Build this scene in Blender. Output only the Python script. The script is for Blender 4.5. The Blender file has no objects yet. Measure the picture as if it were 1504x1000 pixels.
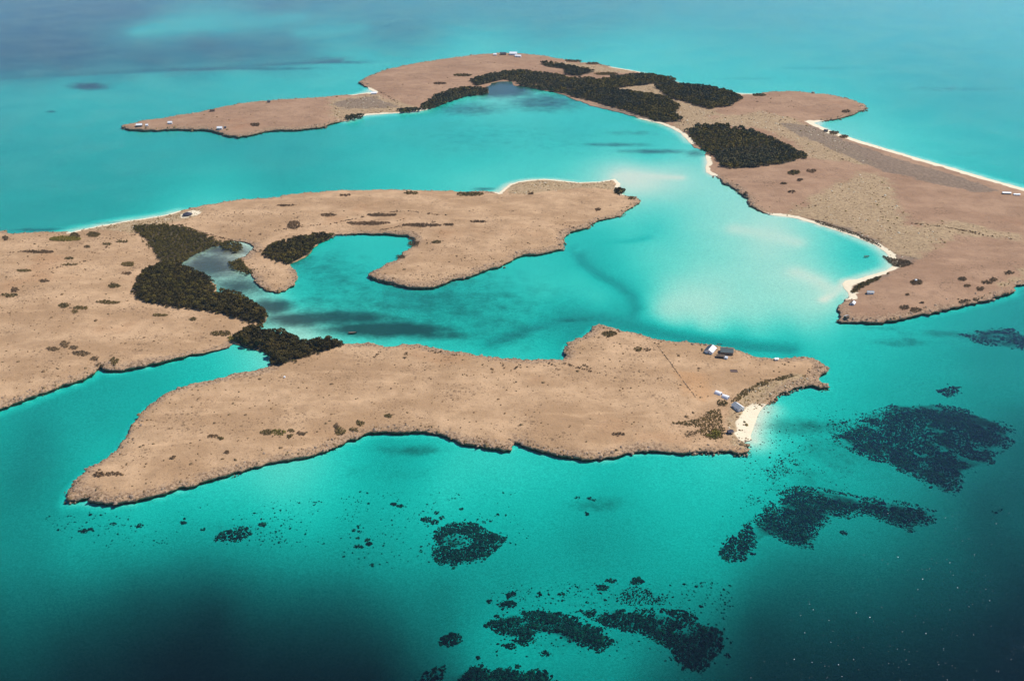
import bpy, math, random
import numpy as np
from mathutils import Vector, Matrix
from mathutils import geometry as mgeo
from mathutils.kdtree import KDTree
random.seed(7); RNG = np.random.default_rng(7)
sc = bpy.context.scene
col = sc.collection
R = math.radians

# ------------------------------------------------------------------ camera
H = 450.0                      # height of the aircraft above the sea, metres
PITCH = R(27.0)
FPX = 1476.0                   # focal length in pixels of the 1504 x 1000 photograph
cam_d = bpy.data.cameras.new('camera'); cam = bpy.data.objects.new('camera', cam_d); col.objects.link(cam)
cam_d.sensor_width = 36.0; cam_d.lens = 36.0*FPX/1504.0
cam_d.clip_start = 1.0; cam_d.clip_end = 60000.0
cam.location = (0, 0, H); cam.rotation_euler = (math.pi/2-PITCH, 0, 0)
sc.camera = cam

# ------------------------------------------------------------------ light
SUN_EL, SUN_AZ = R(57), R(62)          # azimuth measured from +Y (ahead) towards +X
w = bpy.data.worlds.new('World'); sc.world = w; w.use_nodes = True
nt = w.node_tree; nt.nodes.clear()
sky = nt.nodes.new('ShaderNodeTexSky'); sky.sky_type = 'NISHITA'; sky.sun_disc = False
sky.sun_elevation = SUN_EL; sky.sun_rotation = SUN_AZ
sky.air_density = 0.8; sky.dust_density = 0.0; sky.ozone_density = 8.0
bg = nt.nodes.new('ShaderNodeBackground'); bg.inputs[1].default_value = 0.12
wo = nt.nodes.new('ShaderNodeOutputWorld')
nt.links.new(sky.outputs[0], bg.inputs[0]); nt.links.new(bg.outputs[0], wo.inputs[0])
sd = bpy.data.lights.new('sun', 'SUN'); sd.energy = 4.6; sd.angle = R(0.53); sd.color = (1.0, 0.95, 0.87)
sun = bpy.data.objects.new('sun', sd); col.objects.link(sun)
dvec = Vector((math.sin(SUN_AZ)*math.cos(SUN_EL), math.cos(SUN_AZ)*math.cos(SUN_EL), math.sin(SUN_EL)))
sun.rotation_euler = dvec.to_track_quat('Z', 'Y').to_euler()
vs = sc.view_settings
vs.view_transform = 'Standard'; vs.look = 'None'; vs.exposure = 0.12; vs.gamma = 1.0; vs.use_curve_mapping = False
cy = sc.cycles
cy.max_bounces = 5; cy.diffuse_bounces = 2; cy.glossy_bounces = 2; cy.transmission_bounces = 2
cy.transparent_max_bounces = 8; cy.volume_bounces = 0
cy.caustics_reflective = False; cy.caustics_refractive = False
cy.use_denoising = True

# ------------------------------------------------------------------ survey helpers
SP, CP = math.sin(PITCH), math.cos(PITCH)
def ground(px, py, z=0.0):
    """where a point seen at pixel (px, py) of the aerial survey photograph lies on level z"""
    px = np.asarray(px, float); py = np.asarray(py, float)
    x = (px-752.0)/FPX; yd = (py-500.0)/FPX
    t = (H-z)/(SP+yd*CP)
    return x*t, (CP-yd*SP)*t
def gpt(px, py, z=0.0):
    a, b = ground(px, py, z); return float(a), float(b)
def survey(X, Y, z=0.0):
    """inverse of ground()"""
    dz = H-z
    zc = Y*CP+dz*SP; yd = (dz*CP-Y*SP)/zc
    return 752.0+FPX*X/zc, 500.0+FPX*yd
def smooth(a, b, x):
    t = np.clip((x-a)/(b-a), 0, 1); return t*t*(3-2*t)
def seg_dist(P, A, B, chunk=4000):
    P = np.asarray(P, float); A = np.asarray(A, float); B = np.asarray(B, float)
    out = np.full(len(P), 1e9)
    if len(A) == 0: return out
    D = B-A; L2 = np.maximum((D**2).sum(1), 1e-9)
    for i in range(0, len(P), chunk):
        p = P[i:i+chunk]
        best = np.full(len(p), 1e18)
        for j in range(0, len(A), 400):
            a = A[j:j+400]; d = D[j:j+400]; l = L2[j:j+400]
            v = p[:, None, :]-a[None]
            t = np.clip((v*d[None]).sum(2)/l[None], 0, 1)
            q = v-t[:, :, None]*d[None]
            best = np.minimum(best, (q**2).sum(2).min(1))
        out[i:i+chunk] = np.sqrt(best)
    return out
def inside(P, poly):
    P = np.asarray(P, float); poly = np.asarray(poly, float)
    x, y = P[:, 0], P[:, 1]; c = np.zeros(len(P), bool)
    n = len(poly)
    for i in range(n):
        x1, y1 = poly[i]; x2, y2 = poly[(i+1) % n]
        if y1 == y2: continue
        m = ((y1 > y) != (y2 > y))
        c ^= m & (x < (x2-x1)*(y-y1)/(y2-y1)+x1)
    return c
_perm = RNG.permutation(512)
def vnoise(x, y, s, seed=0):
    """value noise in -1..1 with feature size s"""
    x = np.asarray(x, float)/s+seed*17.13; y = np.asarray(y, float)/s-seed*9.7
    xi = np.floor(x).astype(int); yi = np.floor(y).astype(int); xf = x-xi; yf = y-yi
    def h(a, b): return _perm[(_perm[a & 511]+b) & 511]/255.5-1
    u = xf*xf*(3-2*xf); v = yf*yf*(3-2*yf)
    return (h(xi, yi)*(1-u)+h(xi+1, yi)*u)*(1-v)+(h(xi, yi+1)*(1-u)+h(xi+1, yi+1)*u)*v
def fbm(x, y, s, seed=0, o=4):
    r = 0; a = 1.0; t = 0
    for k in range(o):
        r = r+a*vnoise(x, y, s/2**k, seed+k*3); t += a; a *= .5
    return r/t
def mesh_obj(name, verts, faces, mat=None, parent=None, smooth_shade=False, **props):
    me = bpy.data.meshes.new(name)
    me.from_pydata([tuple(v) for v in verts], [], [tuple(f) for f in faces]); me.update()
    if smooth_shade: me.polygons.foreach_set('use_smooth', [True]*len(me.polygons))
    if mat is not None:
        for m in (mat if isinstance(mat, (list, tuple)) else [mat]): me.materials.append(m)
    o = bpy.data.objects.new(name, me); col.objects.link(o)
    if parent is not None: o.parent = parent
    for k, v in props.items(): o[k] = v
    return o
def fast_mesh(name, V, F, mat, k=3, mats=None, midx=None, smooth_shade=False, colors=None):
    """V (n,3), F (m,k) arrays"""
    V = np.asarray(V, np.float32); F = np.asarray(F, np.int32)
    me = bpy.data.meshes.new(name)
    me.vertices.add(len(V)); me.vertices.foreach_set('co', V.ravel())
    me.loops.add(F.size); me.loops.foreach_set('vertex_index', F.ravel())
    me.polygons.add(len(F)); me.polygons.foreach_set('loop_start', np.arange(0, F.size, k, dtype=np.int32))
    me.polygons.foreach_set('loop_total', np.full(len(F), k, np.int32))
    if smooth_shade: me.polygons.foreach_set('use_smooth', np.ones(len(F), bool))
    for m in (mats or [mat]): me.materials.append(m)
    if midx is not None: me.polygons.foreach_set('material_index', np.asarray(midx, np.int32))
    if colors is not None:
        a = me.color_attributes.new('tint', 'FLOAT_COLOR', 'POINT')
        a.data.foreach_set('color', np.asarray(colors, np.float32).ravel())
    me.update(calc_edges=True); me.validate()
    return me
def link(name, me, parent=None, loc=(0, 0, 0), **props):
    o = bpy.data.objects.new(name, me); col.objects.link(o); o.location = loc
    if parent is not None: o.parent = parent
    for k, v in props.items(): o[k] = v
    return o
def empty(name, loc, rz=0.0, **props):
    o = bpy.data.objects.new(name, None); col.objects.link(o); o.location = loc; o.rotation_euler = (0, 0, rz)
    o.empty_display_size = 2
    for k, v in props.items(): o[k] = v
    return o

# ------------------------------------------------------------------ material helpers
class NT:
    def __init__(s, name):
        s.m = bpy.data.materials.new(name); s.m.use_nodes = True; s.t = s.m.node_tree; s.t.nodes.clear()
        s.out = s.n('ShaderNodeOutputMaterial')
    def n(s, t, **kw):
        x = s.t.nodes.new(t)
        for k, v in kw.items(): setattr(x, k, v)
        return x
    def l(s, a, b): s.t.links.new(a, b)
    def put(s, sock, v):
        if hasattr(v, 'is_linked') or hasattr(v, 'links'): s.l(v, sock)
        else: sock.default_value = (tuple(v)+(1,) if isinstance(v, (tuple, list)) and len(v) == 3 and sock.type == 'RGBA' else v)
    def coord(s):
        return s.n('ShaderNodeNewGeometry').outputs['Position']
    def noise(s, scale, detail=4, rough=.55, vec=None, stretch=None):
        v = vec if vec is not None else s.coord()
        if stretch:
            mp = s.n('ShaderNodeMapping'); s.l(v, mp.inputs[0]); mp.inputs['Scale'].default_value = stretch[:3]
            mp.inputs['Rotation'].default_value = (0, 0, stretch[3] if len(stretch) > 3 else 0); v = mp.outputs[0]
        x = s.n('ShaderNodeTexNoise'); s.l(v, x.inputs['Vector'])
        x.inputs['Scale'].default_value = scale; x.inputs['Detail'].default_value = detail; x.inputs['Roughness'].default_value = rough
        return x.outputs['Fac']
    def ramp(s, fac, a, b, lo=0.0, hi=1.0):
        x = s.n('ShaderNodeMapRange', interpolation_type='SMOOTHSTEP'); s.put(x.inputs[0], fac)
        x.inputs[1].default_value = a; x.inputs[2].default_value = b; x.inputs[3].default_value = lo; x.inputs[4].default_value = hi
        return x.outputs[0]
    def math(s, op, a, b=0.0):
        x = s.n('ShaderNodeMath', operation=op); s.put(x.inputs[0], a); s.put(x.inputs[1], b); return x.outputs[0]
    def mix(s, f, a, b, blend='MIX'):
        x = s.n('ShaderNodeMix', data_type='RGBA', blend_type=blend); s.put(x.inputs[0], f); s.put(x.inputs[6], a); s.put(x.inputs[7], b)
        return x.outputs[2]
    def attr(s, name):
        return s.n('ShaderNodeAttribute', attribute_name=name)
    def sep(s, c):
        x = s.n('ShaderNodeSeparateColor'); s.l(c, x.inputs[0]); return x.outputs
    def principled(s, color, rough=.9, normal=None, metallic=0.0, spec=None):
        b = s.n('ShaderNodeBsdfPrincipled'); s.put(b.inputs['Base Color'], color); s.put(b.inputs['Roughness'], rough)
        b.inputs['Metallic'].default_value = metallic
        if spec is not None: b.inputs['Specular IOR Level'].default_value = spec
        if normal is not None: s.l(normal, b.inputs['Normal'])
        s.l(b.outputs[0], s.out.inputs['Surface']); return b
    def bump(s, h, strength=.5, dist=1.0):
        x = s.n('ShaderNodeBump'); s.put(x.inputs['Height'], h); x.inputs['Strength'].default_value = strength; x.inputs['Distance'].default_value = dist
        return x.outputs[0]

def paint(name, c, rough=.7, var=.18, scale=1.2, metallic=0.0):
    t = NT(name)
    f = t.noise(scale, 5); c2 = tuple(max(0, x*(1-var*2)) for x in c)
    g = t.ramp(t.noise(scale*.25, 3), .35, .7)
    cc = t.mix(t.math('MULTIPLY', f, g), c, c2)
    t.principled(cc, rough, metallic=metallic); return t.m

def land_material(name, tan_a, tan_b, dark):
    t = NT(name)
    z = t.sep(t.attr('zone').outputs['Color']); rim = t.sep(t.attr('edge').outputs['Color'])
    big = t.ramp(t.noise(.012, 5, .62, stretch=(1, 1.6, 1, .3)), .38, .62)
    base = t.mix(big, tan_a, tan_b)
    med = t.ramp(t.noise(.07, 5, .6), .38, .7)
    base = t.mix(t.math('MULTIPLY', med, .50), base, tuple(x*.80 for x in tan_b))
    # pale worn streaks
    st = t.ramp(t.noise(.03, 5, .65, stretch=(.6, 2.4, 1, .15)), .56, .74)
    base = t.mix(t.math('MULTIPLY', st, .55), base, tuple(min(1, x*1.2) for x in tan_a))
    rs = t.ramp(t.noise(.008, 4, .6), .58, .72)
    base = t.mix(t.math('MULTIPLY', rs, .45), base, (tan_b[0]*1.02, tan_b[1]*.86, tan_b[2]*.75))
    # fine speckle of dwarf plants and pebbles
    sp = t.ramp(t.noise(.55, 3, .7), .56, .70)
    base = t.mix(t.math('MULTIPLY', sp, .55), base, dark)
    pt = t.ramp(t.noise(.16, 4, .65), .57, .70)
    base = t.mix(t.math('MULTIPLY', pt, .28), base, dark)
    sp2 = t.ramp(t.noise(1.6, 2, .6), .60, .74)
    base = t.mix(t.math('MULTIPLY', sp2, .30), base, tuple(x*.6 for x in dark))
    # single dwarf plants
    for sc_, th, am in ((.30, .21, .6), (.62, .24, .42), (.16, .16, .6)):
        vo = t.n('ShaderNodeTexVoronoi', voronoi_dimensions='2D'); t.l(t.coord(), vo.inputs['Vector']); vo.inputs['Scale'].default_value = sc_
        rc = t.sep(vo.outputs['Color'])
        lim = t.math('MULTIPLY', t.math('MULTIPLY', rc[0], rc[1]), t.ramp(t.noise(.024, 4, .6), .42, .66, th*.25, th*2.5))
        dot = t.math('LESS_THAN', vo.outputs['Distance'], lim)
        base = t.mix(t.math('MULTIPLY', dot, am), base, tuple(x*.75 for x in dark))
    rust = rim[2]
    base = t.mix(t.math('MULTIPLY', t.ramp(t.math('ADD', rust, t.math('MULTIPLY', t.math('SUBTRACT', t.noise(.06, 5, .65), .5), 1.2)), .45, .95), .5), base, (.47, .25, .11))
    # dune rubble
    nz = t.noise(.045, 5, .65)
    dn = t.ramp(t.math('ADD', z[1], t.math('MULTIPLY', t.math('SUBTRACT', nz, .5), 1.5)), .35, .75)
    rub = t.ramp(t.noise(.30, 5, .75), .40, .66)
    rubc = t.mix(rub, (.45, .325, .18), (.20, .14, .075))
    rubp = t.ramp(t.noise(.42, 3, .7), .62, .70)
    rubc = t.mix(t.math('MULTIPLY', rubp, .6), rubc, (.56, .46, .31))
    base = t.mix(t.math('MULTIPLY', dn, .75), base, rubc)
    # low grey scrub
    sb = t.ramp(t.math('ADD', z[2], t.math('MULTIPLY', t.math('SUBTRACT', nz, .5), 1.4)), .38, .7)
    sbt = t.ramp(t.noise(.22, 5, .75), .30, .72)
    base = t.mix(t.math('MULTIPLY', sb, .85), base, t.mix(sbt, (.12, .088, .062), (.28, .20, .135)))
    # rocky rim of the plateau
    rn = t.noise(.28, 5, .7)
    rm = t.ramp(t.math('ADD', rim[0], t.math('MULTIPLY', t.math('SUBTRACT', rn, .5), 1.6)), .45, .75)
    rockc = t.mix(t.ramp(t.noise(.45, 5, .75), .38, .62), (.48, .325, .20), (.12, .07, .04))
    base = t.mix(t.math('MULTIPLY', rm, .8), base, rockc)
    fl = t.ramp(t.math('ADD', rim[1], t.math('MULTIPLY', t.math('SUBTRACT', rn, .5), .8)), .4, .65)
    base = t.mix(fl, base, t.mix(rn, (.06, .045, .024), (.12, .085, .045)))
    # beach sand last
    sn = t.noise(.12, 4, .6)
    sa = t.ramp(t.math('ADD', z[0], t.math('MULTIPLY', t.math('SUBTRACT', sn, .5), .5)), .40, .60)
    sandc = t.mix(t.noise(.25, 4), (.80, .70, .50), (.70, .58, .40))
    base = t.mix(sa, base, sandc)
    h = t.math('ADD', t.noise(.5, 5, .7), t.math('MULTIPLY', t.noise(.09, 4), 2.0))
    nrm = t.bump(h, .55, 1.0)
    t.principled(base, .95, nrm, spec=.15)
    return t.m

M = {}
M['front_land'] = land_material('dry plateau soil', (.525, .338, .190), (.385, .236, .124), (.18, .11, .058))
M['far_land'] = land_material('dry mauve plateau soil', (.385, .235, .140), (.315, .185, .108), (.17, .105, .06))

# ------------------------------------------------------------------ shoreline survey: runs of (kind, points); c rocky, b beach, m mud under mangroves
SHORE_FRONT = [
 ('c', [(98,732),(101,722),(108,711),(120,700),(140,684),(160,672),(172,661),(183,647),(190,634),(197,622),(205,612),(216,598),(232,587),(250,578),(275,569),(305,562),(330,556),(352,549),(375,545),(394,539)]),
 ('m', [(400,531),(396,522),(388,516),(372,512),(355,506),(342,503)]),
 ('c', [(338,508),(320,515),(300,520),(270,526),(240,533),(210,540),(180,545),(165,546),(155,545),(147,540),(140,549),(128,556),(110,563),(80,573),(45,585),(20,594),(0,602),(-60,622),(-200,660),(-420,690),(-420,330),(-200,345),(-60,343),(0,341),(10,341),(18,345),(40,344),(80,342),(105,341)]),
 ('b', [(120,337),(150,331),(190,324),(225,319),(250,314)]),
 ('c', [(262,310),(280,307),(300,303),(340,297),(380,293),(430,287),(480,283),(530,281),(560,280),(600,281),(640,282),(700,283),(733,283)]),
 ('b', [(740,277),(748,271),(760,267),(775,265),(800,263),(820,265),(850,268),(880,267),(903,263),(911,270),(906,281)]),
 ('c', [(915,286),(930,290),(942,296),(940,300),(925,308),(912,318),(893,322),(880,325),(870,330),(862,336),(845,340),(838,342),(830,350),(827,360),(826,367),(810,371),(790,375),(770,376),(750,385),(720,396),(700,404),(680,410),(655,418),(630,424),(608,424),(585,420),(565,415),(548,411),(541,407),(545,402),(558,396),(572,388),(583,383),(592,372),(603,366),(610,358),(607,351),(598,347),(580,346),(560,345),(535,344),(510,345),(492,345)]),
 ('m', [(484,350),(470,356),(458,364),(452,374),(440,381),(425,388)]),
 ('c', [(434,397),(438,408),(434,420),(420,428),(405,431),(392,428),(380,420),(375,410),(368,402)]),
 ('m', [(358,398),(346,394),(338,386)]),
 ('c', [(352,379),(365,372),(372,365),(366,359),(356,356),(344,354)]),
 ('m', [(328,360),(312,362),(300,368),(285,374),(275,382),(264,388),(285,398),(300,403),(312,415),(317,426),(310,433),(330,430),(345,432),(370,445),(385,455),(391,465),(387,474),(376,480),(382,486),(400,488),(420,494),(440,502),(455,505),(470,501),(490,501),(508,505)]),
 ('c', [(525,504),(540,503),(560,509),(575,511),(592,507),(615,507),(640,513),(665,518),(690,521),(715,526),(750,529),(780,531),(805,530),(826,530),(832,525),(828,515),(832,505),(845,499),(860,494),(870,481),(880,479),(905,485),(930,490),(960,500),(990,504),(1020,506),(1040,508),(1060,512),(1080,516),(1095,520),(1105,525),(1120,527),(1140,529),(1160,528),(1180,525),(1195,528),(1210,537),(1219,543),(1212,549),(1204,555),(1203,560),(1217,566),(1219,571),(1205,572),(1194,567),(1180,568),(1165,572),(1150,578),(1140,584),(1130,592),(1119,600)]),
 ('B', [(1115,605),(1111,615),(1107,625),(1104,634),(1102,640)]),
 ('c', [(1104,646),(1094,650),(1092,652),(1102,653),(1100,657),(1090,658),(1103,661),(1098,666),(1085,668),(1073,664),(1058,664),(1050,667),(1035,665),(1015,667),(990,666),(965,664),(940,665),(915,669),(890,674),(860,677),(835,673),(810,668),(785,661),(770,657),(757,651),(752,663),(740,664),(715,659),(690,655),(670,649),(650,641),(630,637),(610,635),(580,637),(555,636),(540,638),(525,646),(500,655),(480,664),(455,672),(425,678),(400,681),(370,688),(345,695),(320,703),(300,709),(280,716),(264,717),(255,722),(235,728),(215,733),(190,739),(165,741),(145,741),(128,739),(132,732),(115,737),(100,738)]),
]
SHORE_FAR = [
 ('c', [(178,187),(190,184),(205,180),(220,178),(250,173),(290,167),(330,158),(370,152),(420,148),(480,144),(520,139)]),
 ('b', [(538,136.5),(550,136)]),
 ('c', [(540,130),(530,125),(526,122),(540,114),(560,106),(590,98),(620,93),(660,87),(700,82),(740,79),(770,81),(800,84),(840,91),(870,95),(900,99)]),
 ('b', [(930,104),(945,107),(965,112),(1000,122),(1030,127),(1060,133),(1090,138)]),
 ('c', [(1115,138),(1140,136),(1180,137),(1220,141),(1250,148),(1271,155),(1270,161),(1255,169),(1230,176),(1202,179)]),
 ('B', [(1195,181),(1215,190),(1240,199),(1270,209),(1310,221),(1350,233),(1400,247),(1450,262),(1504,277),(1600,305),(1800,360)]),
 ('c', [(1800,420),(1640,410),(1560,415),(1504,419),(1492,420),(1488,430),(1470,437),(1450,443),(1420,448),(1395,455),(1370,461),(1350,464),(1330,470),(1310,473),(1290,476),(1260,475),(1235,475),(1228,472),(1232,464),(1229,457),(1231,450),(1240,440),(1247,434)]),
 ('b', [(1246,430),(1240,424),(1237,417),(1242,412),(1260,410),(1280,404),(1300,398),(1312,390),(1308,380),(1300,370),(1285,360),(1265,352),(1245,344),(1220,336),(1195,328),(1170,321),(1152,318)]),
 ('c', [(1130,316),(1110,308),(1098,298),(1090,288),(1075,277),(1060,268),(1057,262),(1045,258)]),
 ('b', [(1037,253),(1036,246),(1039,238)]),
 ('m', [(1036,230),(1040,222),(1020,217),(1012,209)]),
 ('b', [(1000,196),(985,188),(970,182)]),
 ('m', [(940,175),(910,165),(880,158),(860,152),(840,145),(830,140),(815,136),(795,132),(775,128),(755,126),(752,120),(735,120),(722,122),(712,130),(718,136),(700,140),(685,141),(665,148),(645,155),(625,162)]),
 ('b', [(610,164),(590,166),(560,168),(540,169),(525,173)]),
 ('c', [(510,178),(490,182),(470,189),(440,192),(400,193),(375,198),(350,203),(335,201),(320,196),(300,192),(260,191),(230,193),(200,192),(185,190)]),
]
class Landmass:
    def __init__(s, runs, seg, seed):
        pts = []; kinds = []; s.wide = []
        for k, ps in runs:
            if k == 'B': s.wide.append(np.array([ground(*p) for p in ps])); k = 'b'
            for p in ps: pts.append(ground(*p)); kinds.append(k)
        pts = np.array(pts); n = len(pts)
        rr = random.Random(seed)
        P = []; K = []
        for i in range(n):
            a = pts[i]; b = pts[(i+1) % n]; k = kinds[i] if kinds[i] == kinds[(i+1) % n] else ('b' if 'b' in (kinds[i], kinds[(i+1) % n]) else kinds[i])
            L = np.hypot(*(b-a)); m = max(1, int(L/(seg if abs(a[0]) < 2500 and a[1] < 4000 else 25)))
            nrm = np.array([-(b-a)[1], (b-a)[0]])/max(L, 1e-6)
            off = 0.0
            for j in range(m):
                t = j/m; q = a+(b-a)*t
                env = math.sin(math.pi*t)
                amp = {'c': 1.9, 'm': 1.6, 'b': .15}[k]*(seg/2.6)
                if j: q = q+nrm*env*(float(fbm(q[0], q[1], 22, seed))*6.0*(1 if k != 'b' else .2)*(min(1, L/25))+rr.uniform(-amp, amp)*.75)
                P.append(q); K.append(k)
        s.P = np.array(P); s.K = np.array(K)
        area = .5*np.sum(s.P[:, 0]*np.roll(s.P[:, 1], -1)-np.roll(s.P[:, 0], -1)*s.P[:, 1])
        if area < 0: s.P = s.P[::-1].copy(); s.K = s.K[::-1].copy()
        s.seg = seg; s.A = s.P; s.B = np.roll(s.P, -1, axis=0)
        s.KS = np.array([x if x == y else ('b' if 'b' in (x, y) else x) for x, y in zip(s.K, np.roll(s.K, -1))])
        s.seed = seed; s.kd = {}
        s.bb = (s.P.min(0), s.P.max(0))
    def dist(s, Q, kinds='cbm'):
        if kinds not in s.kd:   # dense points along the shoreline in a search tree
            m = np.isin(s.KS, list(kinds)); pts = []
            for a, b in zip(s.A[m], s.B[m]):
                k = max(1, int(np.hypot(*(b-a))/.7)); k = min(k, 40)
                pts.append(a+(b-a)*(np.arange(k)/k)[:, None]); pts.append(b[None])
            pts = np.concatenate(pts) if pts else np.array([[1e7, 1e7]])
            t = KDTree(len(pts))
            for i, p in enumerate(pts): t.insert((p[0], p[1], 0.0), i)
            t.balance(); s.kd[kinds] = t
        f = s.kd[kinds].find
        return np.array([f((x, y, 0.0))[2] for x, y in np.asarray(Q, float)[:, :2].tolist()])
    def height(s, Q, dc=None, db=None, dm=None):
        Q = np.asarray(Q, float)
        if dc is None: dc, db, dm = s.dist(Q, 'c'), s.dist(Q, 'b'), s.dist(Q, 'm')
        n1 = fbm(Q[:, 0], Q[:, 1], 9, 3); n2 = fbm(Q[:, 0], Q[:, 1], 90, 5); n3 = fbm(Q[:, 0], Q[:, 1], 3.0, 8, 2)
        zc = np.interp(dc, [0, 1.3, 3.2, 7, 14, 40, 200], [1.5, 2.1, 2.9, 3.6, 4.1, 4.7, 5.2])
        zc = zc*(1+.35*fbm(Q[:, 0], Q[:, 1], 60, 11))+n1*np.interp(dc, [0, 8, 40], [1.05, .9, .28])+n3*np.interp(dc, [0, 14, 30], [.7, .45, .06])+n2*np.interp(dc, [0, 60], [0, .9])
        zb = .03+.075*db+np.clip(db-6, 0, 20)*.02*(1+n1)+n1*np.interp(db, [0, 10, 40], [0, .15, .4])
        zm = .12+.035*dm
        return np.maximum(np.minimum(zc, np.minimum(zb, zm)), .03)
LF = Landmass(SHORE_FRONT, 2.4, 1)
LD = Landmass(SHORE_FAR, 4.5, 2)

def land_at(X, Y):
    """ground height at points, whichever island they stand on"""
    Q = np.column_stack([np.atleast_1d(X), np.atleast_1d(Y)]).astype(float)
    z = np.zeros(len(Q))
    for L in (LF, LD):
        m = inside(Q, L.P)
        if m.any(): z[m] = L.height(Q[m])
    return z
def gpoly(poly, z=None):
    """outline surveyed in the photograph, laid on the land where it lies (or on level z)"""
    p = np.array(poly, float)
    if z is not None: return np.column_stack(ground(p[:, 0], p[:, 1], z))
    zz = np.full(len(p), 2.5)
    for _ in range(3):
        x, y = ground(p[:, 0], p[:, 1], zz); zz = land_at(x, y)
    return np.column_stack(ground(p[:, 0], p[:, 1], zz))
ZONES = {  # ground cover surveyed on the land: dune rubble, grey scrub, bare sand
 'dune': [
  [(1073,592),(1085,577),(1110,564),(1140,555),(1175,549),(1192,558),(1165,570),(1140,582),(1115,600),(1092,606),(1105,640),(1098,660),(1075,655),(1066,620),(1075,605)],
  [(742,272),(770,265),(820,265),(903,266),(905,280),(880,277),(850,276),(820,280),(770,286),(745,284)],
  [(110,338),(190,324),(270,310),(305,303),(285,318),(265,325),(240,329),(200,334),(196,350),(185,340),(150,338)],
  [(1150,317),(1190,290),(1230,268),(1270,252),(1305,262),(1320,290),(1335,330),(1400,323),(1440,333),(1500,345),(1500,353),(1440,347),(1400,348),(1380,366),(1345,380),(1310,380),(1285,357),(1230,337),(1180,322)],
  [(985,186),(1000,178),(1050,173),(1120,163),(1180,180),(1230,200),(1290,245),(1240,238),(1180,234),(1170,212),(1120,190),(1050,184),(1015,196)],
  [(905,118),(960,120),(1010,150),(1062,165),(1010,182),(965,158),(930,140),(905,130)],
  [(480,146),(550,139),(600,155),(625,160),(590,166),(540,169),(490,180)],
  [(1460,430),(1475,410),(1504,395),(1560,400),(1560,415),(1500,420)],
  [(800,90),(880,96),(940,106),(900,108),(840,104)],
  [(345,495),(372,484),(385,490),(385,510),(360,505)],
 ],
 'scrub': [
  [(1140,180),(1197,186),(1240,206),(1310,230),(1400,257),(1470,280),(1440,284),(1370,270),(1290,249),(1240,227),(1180,203)],
  [(1165,315),(1215,326),(1250,335),(1290,352),(1308,368),(1352,382),(1318,398),(1306,380),(1290,364),(1260,349),(1200,330)],
  [(1250,428),(1246,420),(1275,411),(1300,403),(1312,398),(1300,409),(1270,422)],
  [(490,150),(545,141),(590,158),(540,160),(495,160)],
  [(860,150),(900,158),(960,172),(985,182),(960,180),(900,163)],
 ],
 'sand': [
  [(1085,612),(1098,604),(1118,600),(1103,640),(1090,640),(1080,628)],
  [(262,317),(280,308),(293,310),(296,314),(282,318),(268,322)],
  [(1195,180),(1240,197),(1250,205),(1215,196)],
  [(1237,417),(1243,411),(1300,397),(1312,390),(1300,402),(1262,415),(1245,425)],
  [(538,134),(555,134),(553,138),(538,138)],
  [(376,500),(386,490),(390,498),(380,506)],
 ],
}
WOODS = [  # name, outline, kind, spacing, scale, text of the label for its trees / for its mass
 ('creek_low', [(195,334),(240,330),(270,334),(300,346),(325,356),(345,357),(330,362),(312,363),(300,369),(285,375),(270,387),(255,391),(238,386),(228,372),(215,352),(200,342)], 'low', 3.9, .62, 'low olive mangrove scrub between sand spit and murky creek'),
 ('creek_tall', [(203,440),(200,420),(212,400),(235,390),(262,391),(290,400),(306,410),(316,425),(312,434),(330,430),(350,433),(372,446),(386,456),(391,466),(386,476),(365,473),(340,463),(300,456),(260,451),(225,446)], 'tall', 4.4, 1.0, 'dark tall mangrove wood on the south bank of creek'),
 ('isthmus', [(350,494),(362,488),(376,482),(390,488),(410,489),(440,502),(453,506),(470,502),(490,501),(507,505),(480,514),(445,524),(412,536),(400,537),(399,527),(390,517),(374,513),(350,505),(345,501)], 'tall', 4.2, 1.0, 'dark mangrove wood across the neck between two bays'),
 ('cove', [(388,372),(400,360),(425,353),(450,347),(490,345),(486,350),(463,360),(455,372),(440,380),(425,388),(410,385),(395,380)], 'tall', 4.4, .95, 'mangrove wood on the sandy neck beside round lagoon'),
 ('creek_bar', [(322,362),(335,357),(350,358),(359,364),(346,372),(340,369),(330,368)], 'low', 3.8, .7, 'mangrove clump standing in the murky creek'),
 ('creek_lobe', [(333,388),(345,385),(352,380),(360,392),(371,402),(362,405),(345,398)], 'low', 3.8, .62, 'mangrove fringe beside the round sandy lobe'),
]
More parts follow.
